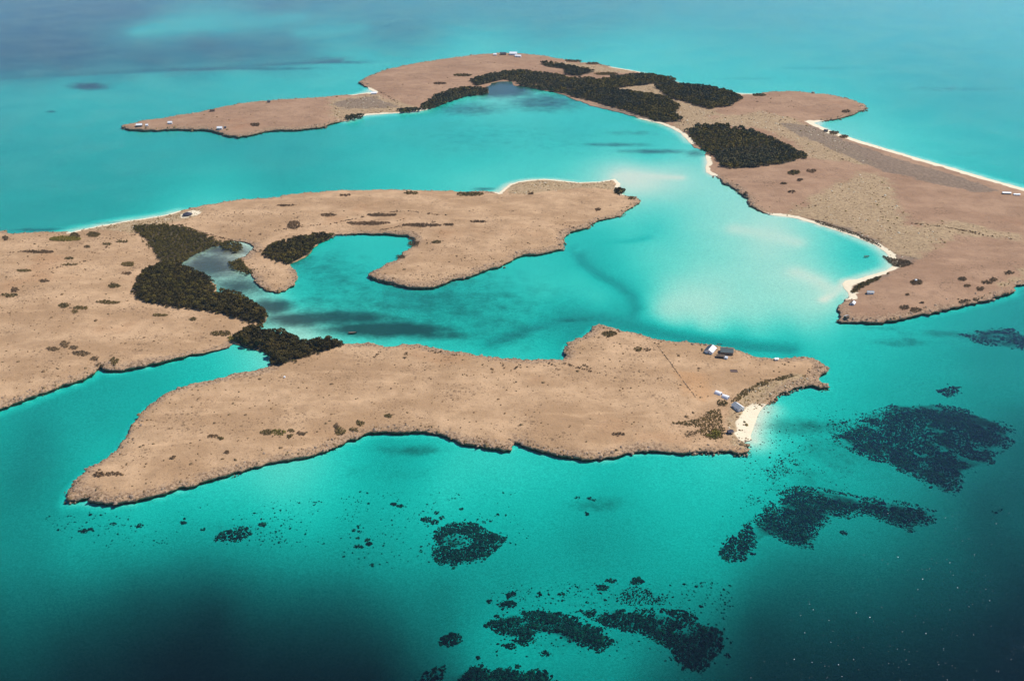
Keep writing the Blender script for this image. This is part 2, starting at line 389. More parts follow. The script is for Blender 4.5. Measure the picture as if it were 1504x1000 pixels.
FAR_WOODS = [
 ([(620,156),(640,141),(680,131),(716,131),(717,138),(700,141),(685,142),(660,150),(640,158),(622,163)], 'mangrove wood on the sunlit shore beside grey bay head'),
 ([(690,119),(720,110),(760,105),(800,108),(830,115),(880,118),(930,111),(960,111),(990,118),(994,130),(960,123),(920,128),(890,133),(850,132),(820,128),(790,124),(760,121),(740,117),(715,123),(700,127)], 'long dark mangrove wood curving around the bay head'),
 ([(755,122),(790,126),(830,130),(832,139),(800,133),(770,128)], 'narrow mangrove point jutting into the grey bay head'),
 ([(795,93),(830,96),(872,105),(850,112),(832,110),(828,102),(800,98)], 'mangrove wood wrapped around a bare round clearing'),
 ([(830,134),(870,130),(930,135),(980,145),(998,158),(990,165),(1000,178),(970,180),(930,167),(880,152),(838,142)], 'broad mangrove wood along stony lagoon shore'),
 ([(963,129),(980,122),(1030,127),(1070,135),(1092,145),(1070,157),(1040,160),(1010,152),(980,142)], 'mangrove wood with a pale dead grove beside outer beach'),
 ([(1007,193),(1030,186),(1060,186),(1110,195),(1150,212),(1187,232),(1140,243),(1080,248),(1060,246),(1050,230),(1030,220),(1015,205)], 'wedge shaped dark mangrove wood beside pink grey sand bar'),
 ([(505,175),(515,170),(535,170),(530,175),(512,179)], 'small mangrove clump at the foot of sandy isthmus'),
 ([(585,163),(605,161),(620,162),(612,166),(592,167)], 'thin mangrove fringe on the isthmus beach'),
 ([(1031,215),(1042,214),(1050,220),(1040,224)], 'little round mangrove clump at edge of sand bar'),
]
ZONES['wood'] = [w_[1] for w_ in WOODS]+[w_[0] for w_ in FAR_WOODS]
ZONES['rust'] = [[(985,540),(1045,548),(1056,582),(1040,592),(1000,585)]]
ZG = {k: [gpoly(poly) for poly in v] for k, v in ZONES.items()}
def zone_field(Q, key, soft):
    f = np.zeros(len(Q))
    for poly in ZG[key]:
        lo = poly.min(0)-soft*2; hi = poly.max(0)+soft*2
        m = np.all((Q >= lo) & (Q <= hi), axis=1)
        if not m.any(): continue
        q = Q[m]; d = seg_dist(q, poly, np.roll(poly, -1, axis=0)); d = np.where(inside(q, poly), d, -d)
        f[m] = np.maximum(f[m], smooth(-soft, soft, d))
    return f
BEACH_W = 9.0
def build_land(L, name, mat, grid, label):
    P, n = L.P, len(L.P)
    tan = np.roll(P, -1, 0)-np.roll(P, 1, 0); tan /= np.maximum(np.hypot(tan[:, 0], tan[:, 1]), 1e-6)[:, None]
    inn = np.stack([-tan[:, 1], tan[:, 0]], 1)
    pts = [P]
    for off, step in ((1.3, 1), (3.2, 1), (7, 2), (14, 3)):
        k = off*(L.seg/2.4)**.6
        q = (P+inn*k+RNG.normal(0, k*.12, P.shape))[::step]
        q = q[inside(q, P)]; q = q[L.dist(q) > .85*k*.9]; pts.append(q)
    lo, hi = L.bb
    lo = np.maximum(lo, (-1700, 300)); hi = np.minimum(hi, (2300, 5200))
    # interior points, sparser with distance
    y = lo[1]; G = []
    while y < hi[1]:
        g = grid*max(.7, min(2.2, y/900)); xs = np.arange(lo[0], hi[0], g)
        G.append(np.stack([xs+RNG.uniform(-.35, .35, len(xs))*g, y+RNG.uniform(-.35, .35, len(xs))*g], 1)); y += g
    G = np.concatenate(G); G = G[inside(G, P)]; G = G[L.dist(G) > 12]
    pts.append(G)
    allp = np.concatenate(pts)
    c0 = allp.mean(0)
    vv, ee, ff, *_ = mgeo.delaunay_2d_cdt([Vector(p-c0) for p in allp], [(i, (i+1) % n) for i in range(n)], [], 0, 1e-4, True)
    src = _[0]
    V = np.array([(v.x, v.y) for v in vv])+c0
    F = np.array([list(f) for f in ff if len(f) == 3])
    F = F[inside(V[F].mean(1), P)]
    fa = np.cross(V[F[:, 1]]-V[F[:, 0]], V[F[:, 2]]-V[F[:, 0]]); F = np.where(fa[:, None] < 0, F[:, ::-1], F)
    dc, db, dm = L.dist(V, 'c'), L.dist(V, 'b'), L.dist(V, 'm')
    z = L.height(V, dc, db, dm)
    # overhanging lip and notch under it
    n0 = len(V)
    order = {}
    for i, o in enumerate(src):
        for q in o:
            if q < n: order[q] = i
    ring = [order[i] for i in range(n)]
    und = np.where(L.K == 'c', 1.5*(L.seg/2.4)**.5, -.6)[:, None]
    s1 = P+inn*und; s2 = s1
    V3 = np.concatenate([np.column_stack([V, z]), np.column_stack([s1, np.full(n, -.25)]), np.column_stack([s2, np.full(n, -9.0)])])
    quads = []
    for i in range(n):
        j = (i+1) % n
        for (a, b, c, d) in ((ring[i], n0+i, n0+j, ring[j]), (n0+i, n0+n+i, n0+n+j, n0+j)):
            quads.append((a, b, c)); quads.append((a, c, d))
    F = np.concatenate([F, np.array(quads)])
    me = fast_mesh(name, V3, F, mat)
    Q = V3[:, :2]
    soft = 6 if L is LF else 10
    zone = np.zeros((len(V3), 4), np.float32); zone[:, 3] = 1
    narrow = np.concatenate([db, np.where(L.K == 'b', 0, 99), np.where(L.K == 'b', 0, 99)])
    nw = (5.0 if L is LF else 6.0)*(1+.5*fbm(Q[:, 0], Q[:, 1], 40, 71))
    sand = smooth(nw*1.3, nw*.7, narrow)
    for ln in L.wide:
        dw = seg_dist(Q, ln[:-1], ln[1:]); sand = np.maximum(sand, smooth(16, 10, dw)*(narrow < 40))
    zone[:, 0] = np.maximum(zone_field(Q, 'sand', 4 if L is LF else 7), sand)
    zone[:, 1] = zone_field(Q, 'dune', soft*(1.6 if L is LF else 3.0)); zone[:, 2] = zone_field(Q, 'scrub', soft*1.3)
    a = me.color_attributes.new('zone', 'FLOAT_COLOR', 'POINT'); a.data.foreach_set('color', zone.ravel())
    edge = np.zeros((len(V3), 4), np.float32); edge[:, 3] = 1
    e = smooth(21, 3, dc)*(.75+.5*fbm(Q[:len(dc), 0], Q[:len(dc), 1], 45, 13)); edge[:, 0] = np.concatenate([e, np.where(L.K == 'c', 1.3, 0), np.where(L.K == 'c', 1.3, 0)])
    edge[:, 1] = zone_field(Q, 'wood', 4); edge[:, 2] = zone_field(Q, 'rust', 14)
    a = me.color_attributes.new('edge', 'FLOAT_COLOR', 'POINT'); a.data.foreach_set('color', edge.ravel())
    return link(name, me, kind='structure', label=label, category='island')

# ------------------------------------------------------------------ depth survey (x, y, optical depth in green, share of mud / weed on the bottom)
SOUND = [
 (-300,0,2.6),(0,20,2.7),(200,20,2.7),(400,8,2.1),(600,5,1.4),(700,25,1.2),(900,30,1.1),(1100,40,.9),(1300,30,.8),(1500,10,.7),(1700,60,.7),(1500,90,.75),
 (-200,70,3.0),(0,70,3.0),(100,65,3.0),(215,42,.9),(270,37,.75),(330,35,.8),(400,30,1.2),(300,62,2.7),(420,60,2.0),(480,42,1.1),(460,50,1.2),(600,45,1.7),(560,62,1.3),(690,58,.55),(520,78,.7),(800,50,1.1),(950,65,.5),
 (0,100,2.6),(100,98,2.6),(220,92,2.6),(350,85,2.2),(440,78,1.7),(0,124,1.1),(100,118,.95),(220,110,.85),(350,105,.75),(480,98,.7),
 (0,150,.95),(-200,160,1.2),(200,150,.85),(450,125,.6),(0,190,1.05),(100,210,1.0),(100,240,1.0),(250,240,.9),(330,240,.75),(0,290,1.0),(-200,290,1.2),(200,290,.95),(330,225,1.0),(450,220,.95),(500,250,.75),(600,220,.75),(700,220,.7),(850,200,.7),(950,230,.5),(600,265,.6),(400,275,.85),(60,320,1.0),(700,262,.4),(150,318,.9),
 (735,126,.12),(720,140,.2),(780,150,.45),(820,180,.65),(650,175,.8),(560,185,.8),
 (1300,110,.75),(1450,120,.9),(1400,190,.65),(1480,220,.7),(1250,188,.25),(1320,160,.65),(1100,105,.5),(900,80,.45),(1430,235,.55),(1330,210,.35),(1600,250,.7),
 (1000,258,.10),(960,262,.06),(920,258,.03),(960,300,.35),(1020,330,.30),(1010,290,.25),(1100,345,.14),(1150,370,.11),(1130,345,.03),(1090,320,.15),(1200,420,.08),(1220,440,.04),(1262,375,.42),(1200,345,.30),(1290,385,.3),(1100,420,.14),(1000,390,.30),(1060,380,.2),(930,385,.33),(960,350,.42),(905,355,.4),(850,345,.5),(1180,300,.2),(980,235,.3),(1020,240,.2),
 (845,368,.62),(858,385,.62),(880,402,.6),(905,416,.58),(925,432,.58),(932,448,.55),(925,460,.6),(880,440,.30),(850,410,.35),(820,400,.45),(890,352,.55),(960,345,.5),
 (740,493,.85),(780,478,.95),(830,465,.95),(870,461,.9),(915,470,.92),(960,481,.85),(1010,490,.85),(1080,500,.78),(1160,507,.65),(960,462,.28),(975,470,.24),(1000,477,.2),(1030,482,.2),(1060,485,.22),(1110,490,.26),(1000,465,.22),(1050,470,.21),(1100,470,.2),(1180,482,.3),(1250,500,.5),(1330,485,.6),(1400,480,.85),(1300,510,.6),
 (700,430,.85),(750,450,.85),(800,430,.6),(600,445,.95),(480,415,.85),(540,370,.75),(530,400,.85),(450,395,.9),(590,360,.5),(650,455,.95),(760,510,.7),(800,518,.5),(700,490,.9),(680,505,.7),
 (500,462,.35),(560,480,.32),(620,490,.40),(430,468,.14),(450,490,.10),(550,498,.3),(480,495,.16),(530,492,.3),(310,390,.09),(340,415,.11),(380,440,.13),(280,385,.04),(360,366,.03),(330,375,.04),(410,455,.14),(440,440,.4),(330,402,.06),
 (380,525,.22),(330,535,.4),(300,540,.55),(220,570,.75),(100,610,.85),(50,640,1.25),(150,610,.85),(30,700,1.3),(0,620,.9),(-100,660,1.1),(60,770,.95),(180,600,.75),(130,660,.7),
 (200,770,.55),(300,735,.45),(400,720,.30),(480,690,.36),(560,655,.75),(600,665,.7),(660,690,.40),(650,730,.42),(750,690,.40),(850,705,.5),(950,685,.45),(1000,720,.5),(1050,690,.4),(1092,648,.3),(900,740,.75),(870,725,.7),(750,790,.75),(850,800,.9),(600,780,.65),(700,840,1.0),(450,765,.5),(550,830,1.1),(350,825,1.3),(100,800,.85),(0,800,1.1),(0,900,1.6),(50,850,1.35),(200,860,1.9),(300,870,2.3),(250,930,3.0),(400,950,3.0),(100,960,2.7),(20,990,2.4),(480,890,2.1),(540,980,3.2),(600,930,1.7),(650,860,1.25),(750,860,1.0),(900,840,.9),(1000,800,.65),(1050,760,.6),(850,900,.85),(700,950,.95),(760,960,.75),(900,985,1.1),(1050,850,1.0),(1110,900,2.1),(1000,985,1.9),(1100,990,2.6),(1200,840,1.6),(1270,790,1.25),(1200,920,2.2),(1300,860,1.8),(1400,800,1.7),(1500,760,1.8),(1500,900,2.9),(1350,985,3.1),(1450,730,1.9),(1504,650,1.9),(1504,560,1.2),(1400,560,1.0),(1300,560,.8),(1200,620,.6),(1150,700,.55),(1140,600,.32),(1250,690,.8),(1300,530,.65),(1450,500,1.1),(1117,625,.14),(1120,650,.35),(1160,560,.45),(1230,545,.5),(1650,700,2.6),(1700,950,3.6),(-200,850,1.9),(-200,1000,2.8),(300,1100,4.2),(800,1100,1.8),(1200,1150,4.6),(600,1150,4.4),
]
MUD = [  # dark weed and mud on the bottom: x, y, rx, ry, strength
 (620,445,230,62,.42),(480,400,90,40,.35),(720,480,120,40,.35),(720,200,260,46,.22),(500,466,120,16,.75),(570,482,110,14,.9),(640,490,70,10,.65),(440,468,60,14,.8),(310,390,60,24,.8),(350,420,50,20,.7),(330,368,50,10,.75),(400,450,40,14,.8),(470,440,60,10,.4),(430,382,55,12,.5),(480,380,40,18,.3),
 (735,130,55,14,1.0),(690,160,70,12,.5),(800,150,70,16,.6),(900,212,70,4,.5),(960,222,60,4,.6),(930,195,50,5,.35),(1020,225,22,6,.5),(860,225,80,4,.2),
 (130,126,32,6,.8),(75,163,10,2,.6),(350,100,160,3,.5),(500,91,60,4,.5),(330,165,30,2,.3),(220,90,150,3,.2),
 (780,478,60,8,.3),(840,466,60,6,.35),(700,505,90,8,.25),(60,335,60,3,.5),(180,327,60,3,.5),(620,282,80,2,.4),(710,277,25,3,.5),
 (600,657,60,10,.45),(560,690,90,14,.25),(880,735,60,14,.35),(960,745,60,12,.2),(230,775,140,10,.12),(340,770,70,14,.22),(1180,625,80,16,.45),(1120,600,40,10,.15),
 (1240,660,110,40,.35),(1180,700,110,30,.3),(1330,500,60,8,.4),(1390,487,70,7,.4),(1290,480,60,5,.3),(960,870,100,20,.25),(860,880,90,16,.2),(110,625,90,18,.12),(60,690,60,16,.15),(1090,700,40,10,.12),
 (700,985,80,12,.4),(830,935,200,22,.2),(1400,130,120,5,.3),(1200,100,80,3,.3),(1420,225,60,6,.2),(1100,115,60,3,.3),
 (1180,165,40,3,.2),(640,330,1,1,0),(570,450,60,12,.3),(700,470,80,10,.2),(1000,500,100,4,.3),(1100,512,60,4,.3),(480,85,60,5,.4),(130,240,120,10,.15),
]
KW = np.array((.80, .080, .075))      # absorption of the sea water per metre
CHANNELS = [  # crest or trough lines: points, half width, optical depth
 ([(846,366),(856,384),(880,402),(908,417),(926,432),(932,450),(925,462)], 5.5, .95),
 ([(846,366),(860,358),(890,354),(925,353),(950,348)], 3.5, .5),
 ([(720,500),(760,486),(800,473),(840,465),(880,463),(915,471),(960,484),(1010,494),(1080,503),(1160,510)], 6.5, 1.05),
 ([(905,259),(935,258),(970,260),(1000,261)], 4, .035),
 ([(1210,440),(1225,430),(1236,420)], 5, .02),
 ([(1080,336),(1110,341),(1140,347),(1170,356)], 9, .06),
 ([(1170,400),(1200,412),(1220,425)], 10, .05),
 ([(0,113),(150,105),(300,99),(420,92),(500,88)], 2.2, 1.7),
 ([(200,46),(235,41),(275,37),(330,36)], 7, .62),
 ([(330,36),(390,31),(440,25)], 8, .8),
 ([(440,48),(490,44),(530,40)], 7, .75),
]
def bathymetry(X, Y, shore_d, beach_d):
    px, py = survey(X, Y)
    px = np.clip(px, -450, 1900); py = np.clip(py, -40, 1180)
    S = np.array(SOUND, float)
    def warp(x, y): return np.column_stack([np.asarray(x)/100.0, np.log((np.asarray(y)+330)/330)*8.5])
    lag = (S[:, 1] > 265) & (S[:, 1] < 485) & (S[:, 0] > 940) & (S[:, 0] < 1235) & (S[:, 2] < .5); S[lag, 2] = np.maximum(.03, .125+.42*(S[lag, 2]-.15))
    inner = (S[:, 0] > 440) & (S[:, 0] < 820) & (S[:, 1] > 345) & (S[:, 1] < 522) & (S[:, 2] > .5); S[inner, 2] *= .62
    bay = (S[:, 0] > 540) & (S[:, 0] < 1000) & (S[:, 1] > 140) & (S[:, 1] < 270); S[bay, 2] *= .78
    C = warp(S[:, 0], S[:, 1]); val = np.sqrt(S[:, 2]); n = len(C)
    D = np.sqrt(((C[:, None]-C[None])**2).sum(2)+.02)
    A = np.zeros((n+3, n+3)); A[:n, :n] = -D+np.eye(n)*.06; A[:n, n] = 1; A[:n, n+1:] = C; A[n, :n] = 1; A[n+1:, :n] = C.T
    sol = np.linalg.solve(A, np.concatenate([val, [0, 0, 0]]))
    Q = warp(px, py); g = np.zeros(len(Q))
    for k in range(0, len(Q), 20000):
        q = Q[k:k+20000]; d = np.sqrt(((q[:, None]-C[None])**2).sum(2)+.02); g[k:k+20000] = -d@sol[:n]+sol[n]+q@sol[n+1:]
    g = np.clip(g, .10, 2.4)**2
    g = g*np.interp(py, [0, 330, 420, 660, 780], [.80, .86, 1.0, 1.0, 1.16])
    g = g+np.where(py > 560, .38*np.clip(g-1.3, 0, 9), 0)
    for ln, hw, val in CHANNELS:
        ln = np.array(ln, float); near = (px > ln[:, 0].min()-60) & (px < ln[:, 0].max()+60) & (py > ln[:, 1].min()-40) & (py < ln[:, 1].max()+40)
        d = seg_dist(np.column_stack([px[near]*.55, py[near]]), ln[:-1]*(.55, 1), ln[1:]*(.55, 1))
        k = np.exp(-(d/hw)**2); g[near] = g[near]*(1-k)+val*k
    el = np.arctan2(H, np.hypot(X, Y))
    path = 1/np.sin(el)+1/math.sin(SUN_EL)
    depth = g/KW[1]/path
    depth = depth*(1+.07*fbm(X, Y, 140, 21)+.05*fbm(X, Y, 35, 22))
    depth = np.minimum(depth, .04+.030*beach_d+.0012*beach_d**2)
    depth = np.minimum(depth, .7+.28*shore_d)
    return np.maximum(depth, .04), px, py

REEF_GROUND = [
 ([(712,908),(745,893),(800,893),(850,903),(890,918),(905,940),(880,956),(850,945),(800,936),(770,946),(740,936),(720,920)], .75),
 ([(840,893),(900,888),(950,888),(1000,890),(1070,908),(1080,922),(1052,950),(1032,975),(1000,972),(985,945),(940,927),(890,917)], .75),
 ([(658,978),(690,967),(740,970),(800,979),(832,1000),(836,1040),(680,1045),(662,1000)], .9),
 ([(632,790),(640,775),(670,765),(700,768),(720,780),(745,788),(735,802),(710,822),(680,832),(650,830),(635,818)], .5),
 ([(1046,795),(1062,778),(1100,764),(1130,735),(1160,712),(1200,715),(1260,725),(1310,728),(1378,742),(1376,760),(1340,776),(1310,765),(1270,756),(1230,760),(1203,776),(1196,801),(1168,800),(1140,788),(1112,800),(1112,826),(1082,830),(1055,816)], .7),
 ([(1222,640),(1260,612),(1310,592),(1370,590),(1440,602),(1490,620),(1496,640),(1470,662),(1460,680),(1422,690),(1410,720),(1380,724),(1350,702),(1300,682),(1250,665)], .85),
 ([(1402,492),(1440,482),(1480,480),(1504,488),(1545,500),(1545,516),(1490,515),(1440,506)], .7),
]
def build_seabed():
    rows, cols = 620, 560
    r = np.concatenate([np.geomspace(290, 4200, rows), [5200, 7000, 10000, 16000, 24000]])
    u = np.linspace(-1, 1, cols); u = np.sign(u)*(np.abs(u)*.86+.14*np.abs(u)**3)
    Yg = np.repeat(r[:, None], cols, 1); Xg = u[None]*(Yg*.62+260)*1.0
    Xg = Xg*np.where(Yg > 4200, 1+(Yg-4200)/9000, 1)
    Q = np.stack([Xg.ravel(), Yg.ravel()], 1)
    # distances on a coarse copy of the grid
    sub = (slice(None, None, 3), slice(None, None, 3))
    rr = np.r_[np.arange(0, len(r), 3), len(r)-1] if (len(r)-1) % 3 else np.arange(0, len(r), 3)
    cc = np.r_[np.arange(0, cols, 3), cols-1] if (cols-1) % 3 else np.arange(0, cols, 3)
    Qc = np.stack([Xg[np.ix_(rr, cc)].ravel(), Yg[np.ix_(rr, cc)].ravel()], 1)
    def sub_ring(L, kinds):
        m = np.isin(L.KS, list(kinds)); A = L.A[m]; B = L.B[m]; return A[::2], np.roll(A, -2, 0)[::2] if False else B[::2]
    def field(kinds):
        d = np.full(len(Qc), 1e9)
        for L in (LF, LD):
            d = np.minimum(d, L.dist(Qc, kinds))
        G = d.reshape(len(rr), len(cc))
        t = np.stack([np.interp(np.arange(cols), cc, row) for row in G])
        return np.stack([np.interp(np.arange(len(r)), rr, t[:, j]) for j in range(cols)], 1).ravel()
    sdist = field('cbm'); bdist = field('b')
    X, Y = Q[:, 0], Q[:, 1]
    depth, px, py = bathymetry(X, Y, sdist, bdist)
    mud = np.zeros(len(X))
    for x, y, rx, ry, s_ in MUD:
        d = ((px-x)/rx)**2+((py-y)/ry)**2
        mud = np.maximum(mud, s_*np.exp(-d*.9))
    for poly, s_ in REEF_GROUND:
        G = np.array([ground(p[0], p[1], -3.0) for p in poly]); lo, hi = G.min(0)-30, G.max(0)+30
        m = (X > lo[0]) & (X < hi[0]) & (Y > lo[1]) & (Y < hi[1])
        q = np.column_stack([X[m], Y[m]]); d = seg_dist(q, G, np.roll(G, -1, 0)); d = np.where(inside(q, G), d, -d)
        mud[m] = np.maximum(mud[m], .8*s_*smooth(-1, 6, d-3+6*fbm(q[:, 0], q[:, 1], 18, 9))*(.55+.45*smooth(-.3, .3, fbm(q[:, 0], q[:, 1], 16, 19))))
    attr = np.zeros((len(X), 4), np.float32); attr[:, 0] = mud; attr[:, 3] = 1
    attr[:, 1] = np.clip(depth/12, 0, 1)
    V = np.column_stack([X, Y, -depth])
    nr = len(r); idx = np.arange(nr*cols).reshape(nr, cols)
    F = np.stack([idx[:-1, :-1], idx[:-1, 1:], idx[1:, 1:], idx[1:, :-1]], -1).reshape(-1, 4)
    t = NT('coral sand seabed')
    mu = t.sep(t.attr('bottom').outputs['Color'])
    n1 = t.noise(.05, 5, .65); n2 = t.noise(.35, 4, .7)
    sand = t.mix(t.noise(.02, 4), (.90, .82, .66), (.80, .74, .59))
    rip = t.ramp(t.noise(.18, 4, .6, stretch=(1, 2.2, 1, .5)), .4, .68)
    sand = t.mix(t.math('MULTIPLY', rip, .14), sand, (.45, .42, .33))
    caustic = t.ramp(t.noise(.75, 2, .5, stretch=(1, 1.25, 1, .7)), .36, .64)  # light focused by the waves, painted into the sand colour as fine ripples
    sand = t.mix(t.math('MULTIPLY', caustic, .38), sand, (.36, .34, .27))
    mk = t.ramp(t.math('ADD', mu[0], t.math('MULTIPLY', t.math('SUBTRACT', t.math('ADD', t.math('MULTIPLY', n1, .65), t.math('MULTIPLY', n2, .35)), .5), t.ramp(mu[0], 0.02, .2, 0, .9))), .10, .75)
    weed = t.mix(n2, (.085, .062, .045), (.15, .115, .085))
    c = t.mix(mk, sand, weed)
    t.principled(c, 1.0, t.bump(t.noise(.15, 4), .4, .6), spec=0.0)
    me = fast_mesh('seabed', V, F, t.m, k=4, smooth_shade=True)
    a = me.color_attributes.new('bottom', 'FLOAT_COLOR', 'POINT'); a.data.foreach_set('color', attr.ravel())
    link('seabed', me, kind='structure', label='pale coral sand seabed seen through clear water', category='seabed')
    return V, nr, cols, r

SEA = build_seabed()

# ------------------------------------------------------------------ water body
def build_water():
    t = NT('clear tropical water')
    geo = t.coord()
    w1 = t.noise(.16, 3, .55, stretch=(1, 1.7, 1, .45)); w2 = t.noise(.55, 3, .6, stretch=(1, 1.5, 1, .2)); w3 = t.noise(.012, 3, .5)
    h = t.math('ADD', t.math('MULTIPLY', w1, .7), t.math('MULTIPLY', w2, .45))
    gust = t.ramp(w3, .3, .7, .55, 1.15)
    h = t.math('MULTIPLY', h, gust)
    b = t.bump(h, 1.0, .45)
    fr = t.n('ShaderNodeFresnel'); fr.inputs['IOR'].default_value = 1.333; t.l(b, fr.inputs['Normal'])
    gl = t.n('ShaderNodeBsdfGlossy'); gl.inputs['Roughness'].default_value = .06; gl.inputs['Color'].default_value = (1, 1, 1, 1); t.l(b, gl.inputs['Normal'])
    tr = t.n('ShaderNodeBsdfTransparent')
    mx = t.n('ShaderNodeMixShader'); t.l(fr.outputs[0], mx.inputs[0]); t.l(tr.outputs[0], mx.inputs[1]); t.l(gl.outputs[0], mx.inputs[2])
    t.l(mx.outputs[0], t.out.inputs['Surface'])
    va = t.n('ShaderNodeVolumeAbsorption'); va.inputs['Color'].default_value = (1-KW[0], 1-KW[1], 1-KW[2], 1); va.inputs['Density'].default_value = 1.0
    t.l(va.outputs[0], t.out.inputs['Volume'])
    X0, X1, Y0, Y1, Z0 = -24000, 24000, 200, 23000, -60
    v = [(X0, Y0, 0), (X1, Y0, 0), (X1, Y1, 0), (X0, Y1, 0), (X0, Y0, Z0), (X1, Y0, Z0), (X1, Y1, Z0), (X0, Y1, Z0)]
    f = [(0, 1, 2, 3), (7, 6, 5, 4), (0, 4, 5, 1), (1, 5, 6, 2), (2, 6, 7, 3), (3, 7, 4, 0)]
    mesh_obj('water', v, f, t.m, kind='structure', label='clear turquoise sea shading to deep navy', category='sea')
build_water()

build_land(LF, 'island', M['front_land'], 7.0, 'dry tan rocky island with mangrove creek and bays')
build_land(LD, 'island', M['far_land'], 8.0, 'long mauve brown island with long white beach and forested bay')


def on_land(px, py):
    """survey pixel -> point standing on the land surface"""
    z = 3.0
    for _ in range(3):
        x, y = gpt(px, py, z); z = float(land_at(x, y)[0])
    return x, y, z
def ell(x, y, rx, ry, n=14): return [(x+rx*math.cos(2*math.pi*k/n), y+ry*math.sin(2*math.pi*k/n)) for k in range(n)]
def fill(poly, step, jit=.45, seed=1):
    """jittered points filling a ground polygon"""
    r = np.random.default_rng(seed)
    lo, hi = poly.min(0), poly.max(0)
    gx, gy = np.meshgrid(np.arange(lo[0], hi[0]+step, step), np.arange(lo[1], hi[1]+step, step))
    Q = np.column_stack([gx.ravel(), gy.ravel()])+r.uniform(-jit, jit, (gx.size, 2))*step
    return Q[inside(Q, poly)]

# ------------------------------------------------------------------ plants
def leaf_material(name, a, b, scale=.6):
    t = NT(name); rnd = t.n('ShaderNodeObjectInfo').outputs['Random']
    f = t.ramp(t.noise(scale, 3, .7), .33, .68); g = t.ramp(t.noise(.035, 3, .6), .38, .66)
    c = t.mix(f, a, b); c = t.mix(t.math('MULTIPLY', g, .55), c, tuple(x*y for x, y in zip(b, (1.35, 1.15, .9))))
    c = t.mix(t.math('MULTIPLY', rnd, .6), c, a)
    t.principled(c, .95, spec=.03); return t.m
M['mangrove'] = leaf_material('mangrove leaves', (.036, .028, .009), (.125, .098, .033))
M['mangrove_low'] = leaf_material('low mangrove leaves', (.085, .068, .016), (.185, .145, .040))
M['far_wood'] = leaf_material('far mangrove leaves', (.055, .052, .024), (.15, .132, .060), .3)
M['bark'] = paint('mangrove bark', (.16, .13, .10), .9)
M['olive'] = leaf_material('olive scrub', (.13, .098, .036), (.22, .165, .06))
M['green'] = leaf_material('green succulent scrub', (.17, .15, .035), (.27, .23, .05))
M['brown_scrub'] = leaf_material('dry brown scrub', (.15, .095, .05), (.25, .165, .09))
M['dark_scrub'] = leaf_material('dark dry scrub', (.15, .105, .055), (.25, .175, .095))
M['rock'] = paint('weathered limestone', (.34, .235, .155), .95, .35, .5)
M['pale_rock'] = paint('bleached coral stone', (.62, .53, .38), .95, .2, .5)
M['coral'] = paint('dark living coral', (.045, .018, .012), 1.0, .3, .6)
M['reef_brown'] = paint('brown coral', (.085, .048, .030), 1.0, .3, .6)
M['reef_olive'] = paint('olive coral turf', (.12, .095, .045), 1.0, .3, .6)
M['seagrass'] = paint('dark seagrass turf', (.045, .022, .040), 1.0, .3, .6)

def quad_cloud(centers, normals, size, rng, tilt=.7):
    """one leaf-clump quad per centre"""
    n = len(centers)
    nr = normals+rng.normal(0, tilt, (n, 3)); nr /= np.linalg.norm(nr, axis=1)[:, None]+1e-9
    a = np.cross(nr, rng.normal(0, 1, (n, 3))); a /= np.linalg.norm(a, axis=1)[:, None]+1e-9
    b = np.cross(nr, a)
    s_ = np.asarray(size).reshape(-1, 1)*np.ones((n, 1)); e = rng.uniform(.55, 1.0, (n, 1))
    V = np.stack([centers+a*s_, centers+b*s_*e, centers-a*s_, centers-b*s_*e], 1).reshape(-1, 3)
    return V, np.arange(4*n).reshape(n, 4)
def crown_quads(n, r, h, base, size, seed):
    """leaf clumps through the volume of a lumpy crown"""
    rng = np.random.default_rng(seed)
    lobes = rng.normal(0, 1, (6, 3)); lobes /= np.linalg.norm(lobes, axis=1)[:, None]; lobes[:, 2] = np.abs(lobes[:, 2])*.6
    d = rng.normal(0, 1, (n, 3)); d /= np.linalg.norm(d, axis=1)[:, None]
    d[:, 2] = np.where(d[:, 2] < -.35, -d[:, 2], d[:, 2])
    lump = .70+.42*np.max(d@lobes.T, axis=1)+rng.normal(0, .06, n)
    rad = lump*np.where(rng.random(n) < .8, rng.uniform(.82, 1.05, n), rng.uniform(.4, .85, n))
    c = d*rad[:, None]*np.array([r, r, h*.5]); c[:, 2] += base+h*.42
    V, F = quad_cloud(c, d, rng.uniform(.7, 1.2, n)*size, rng)
    return V, F
def tube(p, q, r0, r1, k=5):
    p, q = np.array(p, float), np.array(q, float); d = q-p; d /= np.linalg.norm(d)
    a = np.cross(d, (.31, .9, .2)); a /= np.linalg.norm(a); b = np.cross(d, a)
    an = np.arange(k)*2*math.pi/k
    ring = np.cos(an)[:, None]*a+np.sin(an)[:, None]*b
    V = np.concatenate([p+ring*r0, q+ring*r1]); F = [(i, (i+1) % k, k+(i+1) % k, k+i) for i in range(k)]
    return V, np.array(F)
def join(parts):
    V = []; F = []; o = 0
    for v, f in parts: V.append(v); F.append(np.asarray(f)+o); o += len(v)
    return np.concatenate(V), np.concatenate(F)
def trunk_mesh(seed, h):
    r = random.Random(seed); P = [tube((0, 0, .5), (0.15, -.1, h*.55), .26, .17)]
    for k in range(4):
        a = k*1.57+r.uniform(-.5, .5)
        P.append(tube((0.1, -.05, h*.42), (math.cos(a)*1.3, math.sin(a)*1.3, h*.72), .14, .06))
        P.append(tube((0, 0, 1.1), (math.cos(a+.6)*1.1, math.sin(a+.6)*1.1, -.5), .09, .06))
    V, F = join(P); return fast_mesh('trunk', V, F, M['bark'], k=4)
TREE = []
for v in range(6):
    V, F = crown_quads(190, 2.9, 4.2, 1.2, .62, 100+v)
    TREE.append((trunk_mesh(v, 4.6), fast_mesh('crown', V, F, M['mangrove'], k=4), fast_mesh('crown', V, F, M['mangrove_low'], k=4)))

